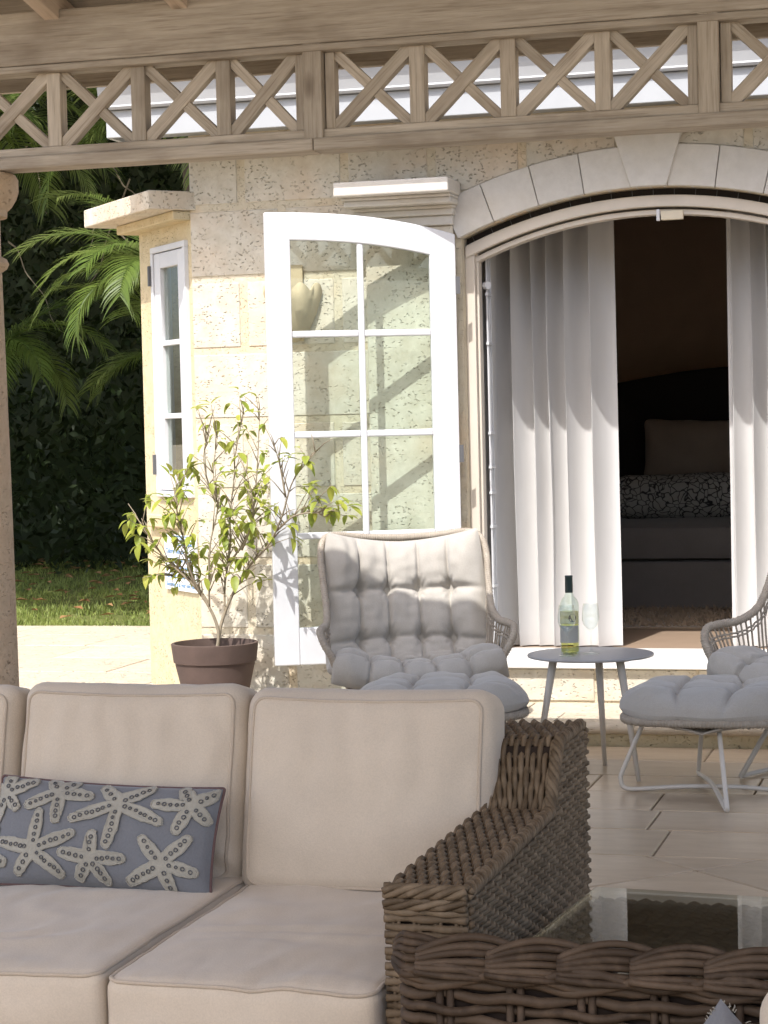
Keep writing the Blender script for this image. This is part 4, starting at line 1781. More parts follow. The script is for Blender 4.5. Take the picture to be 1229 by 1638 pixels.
def back_cushion(x0, x1, sd, tilt, ztop_, yb):
    W, D, Hh = x1 - x0 - 0.004, 0.165, 0.44

    def fnw(p, u, v, q):
        if v < 0:
            # fine pull pleats below the top seam and slack folds at the lower corner
            fall = max(0, q + 0.15) * max(0, 1 - q) * 2.0
            p.y -= 0.0085 * fall * sin(p.x * 78 + 3 * wig((p.x * 3, p.z * 3, 0), 3, sd)) * (0.5 + 0.5 * wig((p.x * 4, 0, 0), 2, sd + 2))
            low = max(0, -q) * max(0, u)
            p.y += 0.020 * low * low * sin((p.x * 0.9 + p.z * 1.6) * 44 + sd)
            p.y += 0.006 * wig((p.x * 2.5, p.z * 3.0, 0), 2.0, sd + 7)
        # ears: corners stand a little high, the top edge dips
        p.z += 0.008 * u * u * max(0, q) - 0.010 * max(0, q) * (1 - u * u) * 0.4
        return p
    cu = rbox(W, D, Hh, 0.045, 72, 14, 64, crown=(0.004, 0.050, 0.010), wr=0.0016, wf=18, seed=sd, fn=fnw)
    o = cu.build('back_cushion', 'sofa_fabric', sofa, smooth=True)
    cz = ztop_ - Hh / 2 - 0.004
    o.location = ((x0 + x1) / 2 + 1.9, yb - 4.0, cz)
    o.rotation_euler = (-tilt, 0, 0)
    pm = MB()
    loop = densify(rrect(W / 2 - 0.022, Hh / 2 - 0.022, 0.03))
    pts = [cu.place(x, -D / 2, z) for x, z in loop]
    pts = [Vector((p.x * 1.006, p.y - 0.0015 + 0.002, p.z * 1.004)) for p in pts]
    pipe(pm, pts)
    pm.build('piping', 'sofa_piping', o, smooth=True)


back_cushion(-1.505, -0.952, 2.0, radians(12), 0.803, 4.235)
back_cushion(-2.040, -1.505, 5.0, radians(12), 0.808, 4.245)
back_cushion(-2.585, -2.050, 8.0, radians(12), 0.800, 4.25)

# ---- starfish pillow
PW, PH = 0.255, 0.118
pil = thing('throw_pillow', 'blue grey lumbar pillow with appliqued starfish on the sofa', 'pillow', (-1.770, 3.985, 0.404))
pil.rotation_euler = (radians(-22), radians(2.0), radians(1))


def pil_h(x, z):
    u, v = min(1, abs(x / PW)), min(1, abs((z - PH) / PH))
    return 0.058 * sqrt(max(0, (1 - u ** 3.0) * (1 - v ** 2.6))) + 0.004 * wig((x * 7, z * 7, 0), 2.2) * (1 - u) * (1 - v) * 3


def pil_edge(x, z):
    # edges draw in a little between the corners
    u, v = x / PW, (z - PH) / PH
    return x * (1 - 0.035 * (1 - v * v)), PH + (z - PH) * (1 - 0.07 * (1 - u * u))


def pil_f(sgn):
    def f(u, v):
        x, z = -PW + 2 * PW * u, 2 * PH * v
        h = pil_h(x, z)
        ex, ez = pil_edge(x, z)
        return (ex, sgn * h, ez)
    return f


pb = MB().grid(pil_f(-1), 64, 36)
pb2 = MB().grid(pil_f(1), 40, 24)
pb2.f = [tuple(reversed(f)) for f in pb2.f]
pb._add(pb2.v, pb2.f)
pb.build('cover', 'blue_linen', pil, smooth=True)
loop = densify(rrect(PW, PH, 0.006), 0.01)
MB().tube([(pil_edge(x, z + PH)[0], 0.0, pil_edge(x, z + PH)[1]) for x, z in loop], 0.0034, 6, closed=True).build('edge_cord', 'maroon_cord', pil, smooth=True)


def zp(zx, zy):
    return ((zx - 590) / 1150.0 * 0.51, (712 - zy) / 635.0 * 0.236)


STARS = [((70, 190), [(240, 95), (158, 292), (8, 400), (-40, 150), (90, 40)]),
         ((372, 165), [(190, 270), (375, 365), (552, 180), (455, 80), (300, 75)]),
         ((690, 215), [(440, 335), (660, 502), (932, 322), (845, 95), (580, 100)]),
         ((1052, 200), [(850, 207), (990, 380), (1150, 300), (1168, 105), (975, 85)]),
         ((270, 520), [(280, 270), (58, 472), (492, 405), (452, 672), (195, 672)]),
         ((580, 560), [(585, 385), (408, 527), (768, 545), (685, 695), (520, 690)]),
         ((945, 560), [(825, 402), (1078, 378), (1122, 585), (768, 682), (1000, 722)]),
         ((-5, 580), [(36, 380), (136, 603), (45, 690), (-60, 640), (-70, 480)])]


def on_pil(x, z, lift):
    x = max(-PW * 0.985, min(PW * 0.985, x))
    z = max(PH * 0.02, min(PH * 1.98, z))
    ex, ez = pil_edge(x, z)
    return Vector((ex, -pil_h(x, z) - lift, ez))


rs = random.Random(4)
for c, tips in STARS:
    C_ = Vector(zp(*c))
    T_ = sorted([Vector(zp(*t)) for t in tips], key=lambda t: atan2(t.y - C_.y, t.x - C_.x))
    out = []
    for i, t in enumerate(T_):
        nx_ = T_[(i + 1) % 5]
        d = (t - C_)
        L = d.length
        d = d / L
        pn = Vector((-d.y, d.x))
        hw = 0.0150
        for f_, w in ((0.55, 1.0), (0.80, 0.78), (0.95, 0.62), (1.0, 0.25)):
            out.append(C_ + d * L * f_ - pn * hw * w)
        for f_, w in ((1.0, -0.25), (0.95, -0.62), (0.80, -0.78), (0.55, -1.0)):
            out.append(C_ + d * L * f_ - pn * hw * w)
        a0 = atan2(t.y - C_.y, t.x - C_.x)
        a1 = atan2(nx_.y - C_.y, nx_.x - C_.x)
        if a1 < a0:
            a1 += 2 * pi
        am_ = (a0 + a1) / 2
        rv = 0.024 if (a1 - a0) < 1.9 else 0.020
        out.append(C_ + Vector((cos(am_), sin(am_))) * rv)
    # jagged, frayed rim
    fine = []
    n = len(out)
    for i in range(n):
        a, b = out[i], out[(i + 1) % n]
        for k in range(3):
            q = a.lerp(b, k / 3)
            fine.append(q + Vector((rs.uniform(-1, 1), rs.uniform(-1, 1))) * 0.0011)
    sm = MB()
    vs = [on_pil(C_.x, C_.y, 0.005)]
    n = len(fine)
    levels = (0.45, 0.78, 0.93, 1.0)
    lifts = (0.0052, 0.0048, 0.0062, 0.0012)
    for lv, lf in zip(levels, lifts):
        for q in fine:
            p = C_.lerp(q, lv)
            vs.append(on_pil(p.x, p.y, lf))
    fs = [(0, 1 + (i + 1) % n, 1 + i) for i in range(n)]
    for l_ in range(3):
        for i in range(n):
            a, b = 1 + l_ * n + i, 1 + l_ * n + (i + 1) % n
            fs.append((a, b, b + n, a + n))
    sm._add(vs, [tuple(reversed(f)) for f in fs])
    so = sm.build('starfish', 'star_felt', pil, smooth=True)
    # raised cord along the rim
    cd = MB().tube([on_pil(C_.lerp(q, 0.975).x, C_.lerp(q, 0.975).y, 0.0046) for q in fine], 0.0017, 4, closed=True)
    cd.build('rim_cord', 'star_felt', so, smooth=True)
    rg_ = MB()
    for t in T_:
        L = (t - C_).length
        nr = max(3, int(L / 0.0135))
        for k in range(1, nr):
            p = C_.lerp(t, k / nr * 0.92 + 0.05) + Vector((rs.uniform(-1, 1), rs.uniform(-1, 1))) * 0.0016
            if abs(p.x) > PW * 0.95 or p.y < 0.008 or p.y > 2 * PH - 0.008:
                continue
            rr_ = rs.uniform(0.0030, 0.0043)
            rg_.tube([on_pil(p.x + rr_ * cos(a), p.y + rr_ * sin(a), 0.0068) for a in [2 * pi * j / 9 for j in range(9)]], 0.0013, 4, closed=True)
    if rg_.v:
        rg_.build('sequins', 'sequin', so, smooth=True, kind='stuff')

# ================================================================== RATTAN LOUNGE CHAIRS
def tuft(u, v, cols, rows, edge=0.16):
    """height 0..1 of a biscuit-tufted pad over u,v in 0..1"""
    U, V = u * cols, v * rows
    du, dv = abs(U - round(U)), abs(V - round(V))
    a, b = abs(sin(pi * U)), abs(sin(pi * V))
    h = 0.80 + 0.20 * (a * b) ** 0.6
    inner = 1.0 if (0.5 < U < cols - 0.5 and 0.5 < V < rows - 0.5) else 0.0
    r2 = du * du + dv * dv
    h -= inner * (0.72 if v > 0.33 else 0.30) * math.exp(-r2 / 0.026)
    ku = 0.5 < U < cols - 0.5
    kv = 0.5 < V < rows - 0.5
    h -= (0.17 * math.exp(-(du / 0.055) ** 2) if ku else 0) + (0.20 * math.exp(-(dv / 0.06) ** 2) if kv else 0)
    # gathers pulled towards each tuft
    th_ = atan2(V - round(V), U - round(U))
    h += inner * 0.050 * cos(9 * th_ + 3.0 * round(U) + 1.7 * round(V)) * math.exp(-((sqrt(r2) - 0.17) / 0.11) ** 2)
    h = max(0.10, h)
    eu = min(1, min(u, 1 - u) / edge)
    ev = min(1, min(v, 1 - v) / edge)
    rnd_ = sqrt(max(0, 1 - (1 - eu) ** 2)) * sqrt(max(0, 1 - (1 - ev) ** 2))
    return h * rnd_


def pad(S, cols, rows, th, nu, nv, seed, under=0.35, edge=0.14, wr=0.006, thick=None):
    """tufted pad over a surface S(u,v); returns a closed MB"""
    mb = MB()
    P, Nn = {}, {}
    e = 1e-3
    for j in range(nv + 1):
        for i in range(nu + 1):
            u, v = i / nu, j / nv
            p = Vector(S(u, v))
            du = Vector(S(min(1, u + e), v)) - Vector(S(max(0, u - e), v))
            dv = Vector(S(u, min(1, v + e))) - Vector(S(u, max(0, v - e)))
            nn = du.cross(dv)
            nn = nn.normalized() if nn.length > 1e-12 else Vector((0, 0, 1))
            P[i, j], Nn[i, j] = p, nn
    w_ = nu + 1
    vs = []
    for sgn in (1, -1):
        for j in range(nv + 1):
            for i in range(nu + 1):
                u, v = i / nu, j / nv
                h = tuft(u, v, cols, rows, edge)
                # folds run out from the tufts towards the edges
                f1 = wr * wig((u * cols * 2.2, v * rows * 0.8, seed), 1.6, seed) * (1 if v > 0.5 else 0.6)
                f1 += wr * 0.6 * wig((u * cols * 1.2, v * rows * 2.6, seed + 3), 2.0, seed)
                if thick:
                    h *= thick(u, v)
                d = th * h + f1 * min(1, h * 2.0) if sgn > 0 else -th * under * min(1, h * 2)
                vs.append(P[i, j] + Nn[i, j] * d)
    fs = []
    o_ = w_ * (nv + 1)
    for j in range(nv):
        for i in range(nu):
            q = (j * w_ + i, j * w_ + i + 1, (j + 1) * w_ + i + 1, (j + 1) * w_ + i)
            fs.append(q)
            fs.append(tuple(k + o_ for k in reversed(q)))
    mb._add(vs, fs)
    return mb


def interp(tab, t):
    """smooth interpolation in a table [(t, vec)]"""
    n = len(tab)
    x = t * (n - 1)
    k = min(int(x), n - 2)
    f_ = x - k
    P_ = [Vector(p) for p in tab]
    p1, p2 = P_[k], P_[k + 1]
    p0 = P_[k - 1] if k > 0 else p1 * 2 - p2
    p3 = P_[k + 2] if k + 2 < n else p2 * 2 - p1
    return 0.5 * ((2 * p1) + (p2 - p0) * f_ + (2 * p0 - 5 * p1 + 4 * p2 - p3) * f_ * f_ + (3 * p1 - p0 - 3 * p2 + p3) * f_ ** 3)


CH_PROF = [(-0.350, 0.315), (-0.340, 0.380), (-0.20, 0.365), (-0.03, 0.340), (0.10, 0.39), (0.175, 0.55), (0.225, 0.73), (0.262, 0.925)]


def chair_seat(u, v):
    p = interp([(0, a, b) for a, b in CH_PROF], v)
    s = 2 * u - 1
    seatw = 0.34 + 0.05 * max(0, 1 - v * 2.2)
    x = s * (seatw if v < 0.45 else 0.375 - 0.005 * (v - 0.45))
    lift = 0.105 * abs(s) ** 2.0 * max(0, 1 - max(0, v - 0.30) * 3.2) * (0.55 + 0.45 * min(1, v * 5))
    y = p.y - 0.11 * abs(s) ** 2.4 * max(0, min(1, (v - 0.35) * 3)) - 0.02 * s * s * (v < 0.35)
    z = p.z + lift
    if v > 0.7:
        x *= 1 - 0.075 * ((v - 0.7) / 0.3) ** 3 * abs(s) ** 3
    if v > 0.8:
        z += 0.035 * (v - 0.8) / 0.2 * (abs(s) ** 1.5) - 0.02 * (v - 0.8) / 0.2 * (1 - s * s)
    return (x, y, z)


RIM = [(0.0, -0.375, 0.325), (0.18, -0.365, 0.335), (0.315, -0.36, 0.40), (0.395, -0.355, 0.500), (0.425, -0.315, 0.565), (0.415, -0.24, 0.580), (0.385, -0.14, 0.590),
       (0.372, -0.03, 0.635), (0.375, 0.06, 0.735), (0.380, 0.125, 0.845), (0.365, 0.185, 0.915), (0.310, 0.240, 0.940), (0.16, 0.300, 0.925), (0.0, 0.320, 0.918)]


def make_chair(label, loc, rz, seed):
    t = thing('lounge_chair', label, 'chair', loc, rz, 'rattan lounge chairs')
    r = random.Random(seed)
    half = spline(RIM, 8)
    rim = half + [Vector((-p.x, p.y, p.z)) for p in half[-2:0:-1]]
    m = MB()
    m.cur = 0.6
    m.tube(rim, 0.015, 10, closed=True)
    m.build('rim', 'wicker_grey', t, smooth=True)
    wr_ = MB()          # wrapping round the rim
    L = 0.0
    pts = []
    n = len(rim)
    for i in range(n):
        a, b = rim[i], rim[(i + 1) % n]
        d = (b - a)
        k = max(2, int(d.length / 0.0018))
        for j in range(k):
            p = a.lerp(b, j / k)
            dd = d.normalized()
            ref = Vector((0, 0, 1)) if abs(dd.z) < 0.9 else Vector((1, 0, 0))
            e1 = dd.cross(ref).normalized()
            e2 = e1.cross(dd)
            L += d.length / k
            th = 2 * pi * L / 0.011
            pts.append(p + e1 * cos(th) * 0.0152 + e2 * sin(th) * 0.0152)
    wr_.cur = 0.75
    wr_.tube(pts, 0.0030, 4, closed=True)
    wr_.build('rim_wrap', 'wicker_grey', t, smooth=True, kind='stuff')
    # spokes from the rim into the seat ring, bellied outwards
    sp = MB()
    cxy = Vector((0, -0.05, 0.26))
    N_ = 92
    for k in range(N_):
        p = rim[int(k * len(rim) / N_)]
        a = atan2(p.y + 0.05, p.x)
        q = cxy + Vector((0.20 * cos(a), 0.19 * sin(a), 0))
        mid = p.lerp(q, 0.55) + Vector((cos(a), sin(a), 0)) * (0.055 + 0.06 * max(0, p.z - 0.5)) - Vector((0, 0, 0.03))
        sp.cur = r.random()
        sp.tube(spline([p, mid, q], 6), 0.0042, 5)
    sp.build('spokes', 'wicker_grey', t, smooth=True, kind='stuff')
    # woven bands round the shell
    bn = MB()
    for f_, dz in ((0.10, 0), (0.13, 0), (0.62, 0), (0.65, 0), (0.68, 0), (0.85, 0)):
        path = []
        for k in range(120):
            p = rim[int(k * len(rim) / 120)]
            a = atan2(p.y + 0.05, p.x)
            q = cxy + Vector((0.20 * cos(a), 0.19 * sin(a), 0))
            mid = p.lerp(q, 0.55) + Vector((cos(a), sin(a), 0)) * (0.055 + 0.06 * max(0, p.z - 0.5)) - Vector((0, 0, 0.03))
            sp_ = interp([p, mid, q], f_)
            path.append(sp_ + Vector((cos(a), sin(a), 0)) * (0.005 * (1 if k % 2 else -1)))
        bn.cur = r.random()
        bn.tube(path, 0.0042, 5, closed=True)
    bn.build('bands', 'wicker_grey', t, smooth=True, kind='stuff')
    MB().tube([(0.20 * cos(a), -0.05 + 0.19 * sin(a), 0.258) for a in [2 * pi * k / 40 for k in range(40)]], 0.013, 8, closed=True).build('seat_ring', 'wicker_grey', t, smooth=True)
    pad(lambda u, v: chair_seat(u, v), 5, 6, 0.076, 160, 190, seed, 0.25, 0.10, 0.008,
        lambda u, v: (1 - 0.62 * abs(2 * u - 1) ** 2.2 * max(0, 1 - v * 2.4)) * (1 + 0.35 * abs(2 * u - 1) ** 2 * max(0, v - 0.7) / 0.3)).build('cushion', 'grey_cushion', t, smooth=True)
    for sx, sy in ((1, 1), (-1, 1), (1, -1), (-1, -1)):
        MB().tube([(sx * 0.17, -0.05 + sy * 0.16, 0.262), (sx * 0.275, -0.05 + sy * 0.27, 0.006)], 0.0105, 10).build('leg', 'greige_metal', t, smooth=True)
    for sx in (1, -1):
        MB().tube([(sx * 0.272, -0.318, 0.012), (sx * 0.272, 0.218, 0.012)], 0.009, 8).build('floor_bar', 'greige_metal', t, smooth=True)
    return t


c1 = make_chair('grey cushioned rattan lounge chair beside the potted plant, half in sun', (-2.215, 8.22, 0.0), radians(22), 3)
c1.scale = (0.92, 0.92, 0.985)
make_chair('grey cushioned rattan lounge chair cut off by the right edge of the picture', (-0.44, 8.06, 0.0), radians(-28), 6)


def make_ottoman(label, loc, rz, seed):
    t = thing('ottoman', label, 'footstool', loc, rz, 'round rattan footstools')
    r = random.Random(seed)
    R0, Z0 = 0.315, 0.290
    ring = [(R0 * cos(a), R0 * 0.95 * sin(a), Z0 - 0.022 * cos(2 * a) * 0.4) for a in [2 * pi * k / 64 for k in range(64)]]
    m = MB()
    m.cur = 0.55
    m.tube(ring, 0.016, 10, closed=True)
    m.build('rim', 'wicker_grey', t, smooth=True)
    wp = MB()
    pts = []
    for k in range(64 * 14):
        a = 2 * pi * k / (64 * 14)
        th = 2 * pi * (R0 * 2 * pi * k / (64 * 14)) / 0.0125
        rr_ = 0.0165
        pts.append(((R0 + rr_ * cos(th)) * cos(a), (R0 + rr_ * cos(th)) * 0.95 * sin(a), Z0 - 0.022 * cos(2 * a) * 0.4 + rr_ * sin(th)))
    wp.cur = 0.8
    wp.tube(pts, 0.0033, 4, closed=True)
    wp.build('rim_wrap', 'wicker_grey', t, smooth=True, kind='stuff')
    ws = MB()
    for k in range(-12, 13):
        x = k * 0.025
        h = sqrt(max(0, R0 * R0 - x * x)) * 0.95
        ws.cur = r.random()
        ws.tube([(x, -h, Z0 - 0.004), (x, 0, Z0 - 0.028), (x, h, Z0 - 0.004)], 0.005, 5)
        ws.tube([(-h, x * 0.95, Z0 - 0.004), (0, x * 0.95, Z0 - 0.032), (h, x * 0.95, Z0 - 0.004)], 0.005, 5)
    ws.build('seat_weave', 'wicker_grey', t, smooth=True, kind='stuff')

    def S_(u, v):
        # square parameter domain folded onto a disc
        a, b = 2 * u - 1, 2 * v - 1
        x = a * sqrt(1 - b * b / 2)
        y = b * sqrt(1 - a * a / 2)
        rr_ = hypot(x, y)
        return (0.335 * x, 0.315 * y, Z0 + 0.030 + 0.018 * (rr_ ** 3) * (0.3 + 0.7 * wig((x, y, seed), 2.0, seed)))
    pad(S_, 3, 3, 0.092, 110, 110, seed, 0.28, 0.20, 0.008).build('cushion', 'grey_cushion', t, smooth=True)
    # two bent-tube leg loops crossing on the floor
    for ang_, w in ((radians(4), 0.335), (radians(104), 0.40)):
        ca, sa = cos(ang_), sin(ang_)
        prof_ = [(-0.235, 0.285), (-w * 0.97, 0.085), (-w, 0.045), (-w * 0.96, 0.016), (-w * 0.8, 0.011), (-0.1, 0.022), (0.1, 0.022), (w * 0.8, 0.011), (w * 0.96, 0.016), (w, 0.045), (w * 0.97, 0.085), (0.235, 0.285)]
        if w > 0.35:
            prof_ = [(-0.21, 0.285), (-w * 0.93, 0.06), (-w, 0.010), (-w * 0.8, 0.012), (0, 0.034), (w * 0.8, 0.012), (w, 0.010), (w * 0.93, 0.06), (0.21, 0.285)]
        pts = spline([(d * ca, d * sa, z) for d, z in prof_], 5)
        MB().tube(pts, 0.0088, 9).build('leg_loop', 'greige_metal', t, smooth=True)
    return t


make_ottoman('grey cushioned rattan footstool in front of the chair by the plant', (-1.93, 7.62, 0.0), radians(10), 2)
make_ottoman('grey cushioned rattan footstool on bent metal legs right of the side table', (-0.905, 7.60, 0.0), 0.0, 5)

# ================================================================== SIDE TABLE, BOTTLE, GLASSES
TX, TY, TZ = -1.405, 7.92, 0.478
tb = thing('side_table', 'round grey metal side table on three splayed legs', 'table', (TX, TY, 0.0))
MB().lathe([(0.0, TZ - 0.012), (0.238, TZ - 0.012), (0.244, TZ - 0.010), (0.246, TZ - 0.005), (0.244, TZ - 0.001), (0.238, TZ), (0.0, TZ)], 0, 0, 64).build('top', 'table_metal', tb, smooth=True).modifiers.new('es', 'EDGE_SPLIT').split_angle = radians(40)
for a in (radians(88), radians(-32), radians(208)):
    d = Vector((cos(a), sin(a), 0))
    MB().tube([d * 0.150 + Vector((0, 0, TZ - 0.013)), d * 0.235 + Vector((0, 0, 0.002))], [0.0165, 0.0085], 12).build('leg', 'greige_metal', tb, smooth=True)
    MB().box(-0.036, 0.036, -0.02, 0.02, TZ - 0.022, TZ - 0.0125, Matrix.Translation(d * 0.15) @ Matrix.Rotation(a, 4, 'Z')).build('bracket', 'greige_metal', tb, bevel=0.002)

bt = thing('wine_bottle', 'clear white wine bottle with dark green capsule on the side table', 'bottle', (-1.481, 7.90, TZ))
MB().lathe([(0.0, 0.012), (0.025, 0.006), (0.033, 0.0), (0.0365, 0.006), (0.037, 0.02), (0.037, 0.185), (0.0355, 0.198), (0.029, 0.213), (0.019, 0.224), (0.0150, 0.235), (0.0142, 0.25)], 0, 0, 40).build('glass', 'bottle_glass', bt, smooth=True)
MB().lathe([(0.0, 0.013), (0.030, 0.006), (0.0345, 0.012), (0.0350, 0.165), (0.0, 0.165)], 0, 0, 36).build('wine', 'wine', bt, smooth=True)
MB().lathe([(0.0150, 0.238), (0.0156, 0.245), (0.0150, 0.298), (0.0156, 0.300), (0.0150, 0.305), (0.0, 0.305)], 0, 0, 28).build('capsule', 'capsule', bt, smooth=True)
MB().lathe([(0.0374, 0.118), (0.0374, 0.168)], 0, 0, 24, radians(-165), radians(-15)).build('upper_label', 'label_paper', bt, smooth=True)
MB().lathe([(0.0374, 0.045), (0.0374, 0.112)], 0, 0, 24, radians(-165), radians(-15)).build('lower_label', 'label_grey', bt, smooth=True)
seal = MB()
vs = []
a_c = radians(-62)
for k in range(20):
    th = 2 * pi * k / 20
    aa = a_c + 0.016 * cos(th) / 0.0378
    vs.append((0.0379 * cos(aa), 0.0379 * sin(aa), 0.142 + 0.016 * sin(th)))
seal._add(vs, [tuple(range(20))])
seal.build('seal', 'label_dark', bt)


def wine_glass(label, x, y):
    t = thing('wine_glass', label, 'wine glass', (x, y, TZ), 0, 'wine glasses on the side table')
    prof_ = [(0.0, 0.004), (0.012, 0.004), (0.031, 0.0012), (0.033, 0.0), (0.033, 0.0012), (0.012, 0.006), (0.005, 0.010), (0.0036, 0.03), (0.0034, 0.075), (0.005, 0.088), (0.014, 0.096), (0.028, 0.112), (0.034, 0.134), (0.0335, 0.158), (0.0285, 0.196), (0.0275, 0.196), (0.0325, 0.158), (0.033, 0.134), (0.027, 0.114), (0.012, 0.098), (0.0, 0.094)]
    MB().lathe(prof_, 0, 0, 32).build('glass', 'stem_glass', t, smooth=True)
    return t


wine_glass('stemmed wine glass standing in front of the bottle', -1.477, 7.815)
wine_glass('stemmed wine glass standing at the right of the bottle', -1.398, 7.90)

# ================================================================== POTTED PLANT
pt = thing('potted_plant', 'leafy citrus sapling in a round brown clay pot', 'plant', (-3.315, 8.87, 0.10))
MB().lathe([(0.0, 0.0), (0.125, 0.0), (0.135, 0.006), (0.182, 0.212), (0.182, 0.222), (0.190, 0.225), (0.199, 0.300), (0.199, 0.310), (0.186, 0.312), (0.182, 0.300), (0.176, 0.245), (0.0, 0.245)], 0, 0, 56).build('pot', 'pot_clay', pt, smooth=True).modifiers.new('es', 'EDGE_SPLIT').split_angle = radians(45)
sl = MB()


def soil_f(u, v):
    r_ = 0.178 * u
    a = 2 * pi * v
    x, y = r_ * cos(a), r_ * sin(a)
    return (x, y, 0.272 + 0.012 * wig((x, y, 0), 18))


sl.grid(soil_f, 14, 40)
sl.build('soil', 'soil', pt, smooth=True)
rp = random.Random(19)
base = Vector((0.012, 0.0, 0.27))
# main stems, as (x, y, z) in the plant's own frame
STEMS = [
    [(0.012, 0, 0.27), (0.02, 0.0, 0.38), (-0.02, -0.01, 0.50), (-0.10, -0.03, 0.62), (-0.20, -0.05, 0.72), (-0.27, -0.07, 0.80), (-0.36, -0.08, 0.93)],
    [(0.012, 0, 0.27), (0.03, 0.01, 0.40), (0.07, 0.02, 0.52), (0.13, 0.01, 0.63), (0.22, -0.06, 0.73), (0.34, -0.13, 0.84), (0.43, -0.20, 0.98), (0.51, -0.26, 1.16), (0.64, -0.32, 1.30)],
    [(0.05, 0.015, 0.46), (0.05, 0.03, 0.62), (0.08, 0.03, 0.80), (0.09, 0.02, 0.98), (0.12, 0.0, 1.16), (0.13, 0.02, 1.34), (0.17, 0.03, 1.50)],
    [(-0.02, -0.01, 0.50), (0.0, -0.05, 0.66), (0.02, -0.07, 0.84), (0.06, -0.07, 1.02), (0.04, -0.06, 1.20), (0.06, -0.05, 1.38)],
    [(0.06, 0.02, 0.70), (0.16, 0.04, 0.86), (0.20, 0.05, 1.02), (0.22, 0.05, 1.20), (0.24, 0.03, 1.36), (0.25, 0.03, 1.52)],
    [(-0.06, -0.02, 0.56), (-0.10, -0.08, 0.72), (-0.12, -0.10, 0.88), (-0.15, -0.10, 1.02), (-0.16, -0.08, 1.14)],
    [(-0.02, -0.01, 0.52), (-0.14, 0.02, 0.66), (-0.22, 0.02, 0.68), (-0.24, 0.02, 0.66)],
    [(0.38, -0.15, 0.90), (0.50, -0.24, 0.98), (0.62, -0.30, 1.00), (0.68, -0.33, 0.98)],
    [(0.46, -0.23, 1.08), (0.45, -0.26, 1.22), (0.43, -0.28, 1.34)],
    [(0.06, 0.0, 1.00), (0.0, -0.02, 1.14), (-0.02, -0.03, 1.28), (0.0, -0.02, 1.40)],
    [(0.16, -0.02, 0.80), (0.25, -0.12, 0.94), (0.28, -0.18, 1.06), (0.26, -0.20, 1.20)],
]
bm_ = MB()
tips = []
for si, s_ in enumerate(STEMS):
    s_ = [(x_ * (0.86 if x_ < 0 else 0.95), y_, 0.27 + (z_ - 0.27) * 0.88) for x_, y_, z_ in s_]
    pts = spline(s_, 6)
    n = len(pts)
    r0 = 0.0078 if si < 2 else 0.0042
    bm_.tube(pts, [r0 * (1 - 0.80 * i / (n - 1)) + 0.0009 for i in range(n)], 7)
    for i in range(n):
        t = i / (n - 1)
        if pts[i].z > 0.52 and (i % 2 == 0 or pts[i].z < 1.0):
            tips.append((pts[i], (pts[min(i + 1, n - 1)] - pts[max(i - 1, 0)]).normalized(), t))
leafs = []
for p, d, t in tips:
    k = rp.choice((0, 1, 1, 2)) if p.z < 1.25 else rp.choice((0, 0, 1, 1))
    if t > 0.93:
        k = 2
    for _ in range(k):
        L = rp.uniform(0.05, 0.17)
        dv = (d * 0.6 + Vector((rp.uniform(-1, 1), rp.uniform(-1, 1) * 0.8, rp.uniform(-0.1, 0.9)))).normalized()
        q = p + dv * L * 0.5 + Vector((0, 0, 0.008))
        e = p + dv * L
        bm_.tube([p, q, e], [0.0030, 0.0022, 0.0012], 5)
        leafs.append((e, dv, True))
        leafs.append((q, dv, False))
bm_.build('branches', 'twig_bark', pt, smooth=True)


def leaf_mesh(L, W, fold, bend):
    mb = MB()
    n = 6
    vs = []
    z = 0.0
    for i in range(n + 1):
        t = i / n
        w = W * sin(pi * t ** 0.85) ** 0.8 if 0 < t < 1 else 0.0
        x = L * t
        z = -bend * t * t * L
        vs += [(x, -w, z + fold * w), (x, 0, z), (x, w, z + fold * w)]
    mb.cur = 0.5
    fs = []
    for i in range(n):
        a = i * 3
        fs += [(a, a + 3, a + 4, a + 1), (a + 1, a + 4, a + 5, a + 2)]
    mb._add(vs, fs)
    mb.a = [0.2 if i % 3 == 1 else 0.75 for i in range(len(vs))]
    ob = mb.build('leaf', 'citrus_leaf', None, smooth=True)
    me = ob.data
    bpy.data.objects.remove(ob)
    return me


LM = [leaf_mesh(0.078, 0.0185, 0.35, 0.45), leaf_mesh(0.064, 0.0165, 0.5, 0.7), leaf_mesh(0.088, 0.0195, 0.25, 0.3), leaf_mesh(0.05, 0.013, 0.5, 0.4)]
cnt = 0
small = MB()
rp.shuffle(leafs)
leafs.sort(key=lambda q_: not q_[2])
for e, dv, tip in leafs:
    for _ in range(3 if tip else 1):
        if e.z > 1.2 and rp.random() < 0.35:
            continue
        dd = (dv * 0.5 + Vector((rp.uniform(-1, 1), rp.uniform(-1, 1), rp.uniform(-1.15, 0.35)))).normalized()
        q = dd.to_track_quat('X', 'Z').to_euler()
        lc = e + Vector((rp.uniform(-1, 1), rp.uniform(-1, 1), rp.uniform(-1, 1))) * 0.008
        s_ = rp.uniform(0.55, 1.05)
        me_ = rp.choice(LM)
        if cnt < 296:
            o = link('leaf', me_, pt, loc=lc, rot=q)
            o.scale = (s_, s_, s_)
        elif cnt < 540:
            Mx = Matrix.Translation(lc) @ q.to_matrix().to_4x4() @ Matrix.Scale(s_, 4)
            small.cur = rp.random()
            small._add([Mx @ v_.co for v_ in me_.vertices], [tuple(p_.vertices) for p_ in me_.polygons])
        cnt += 1
small.build('small_leaves', 'citrus_leaf', pt, smooth=True, kind='stuff')

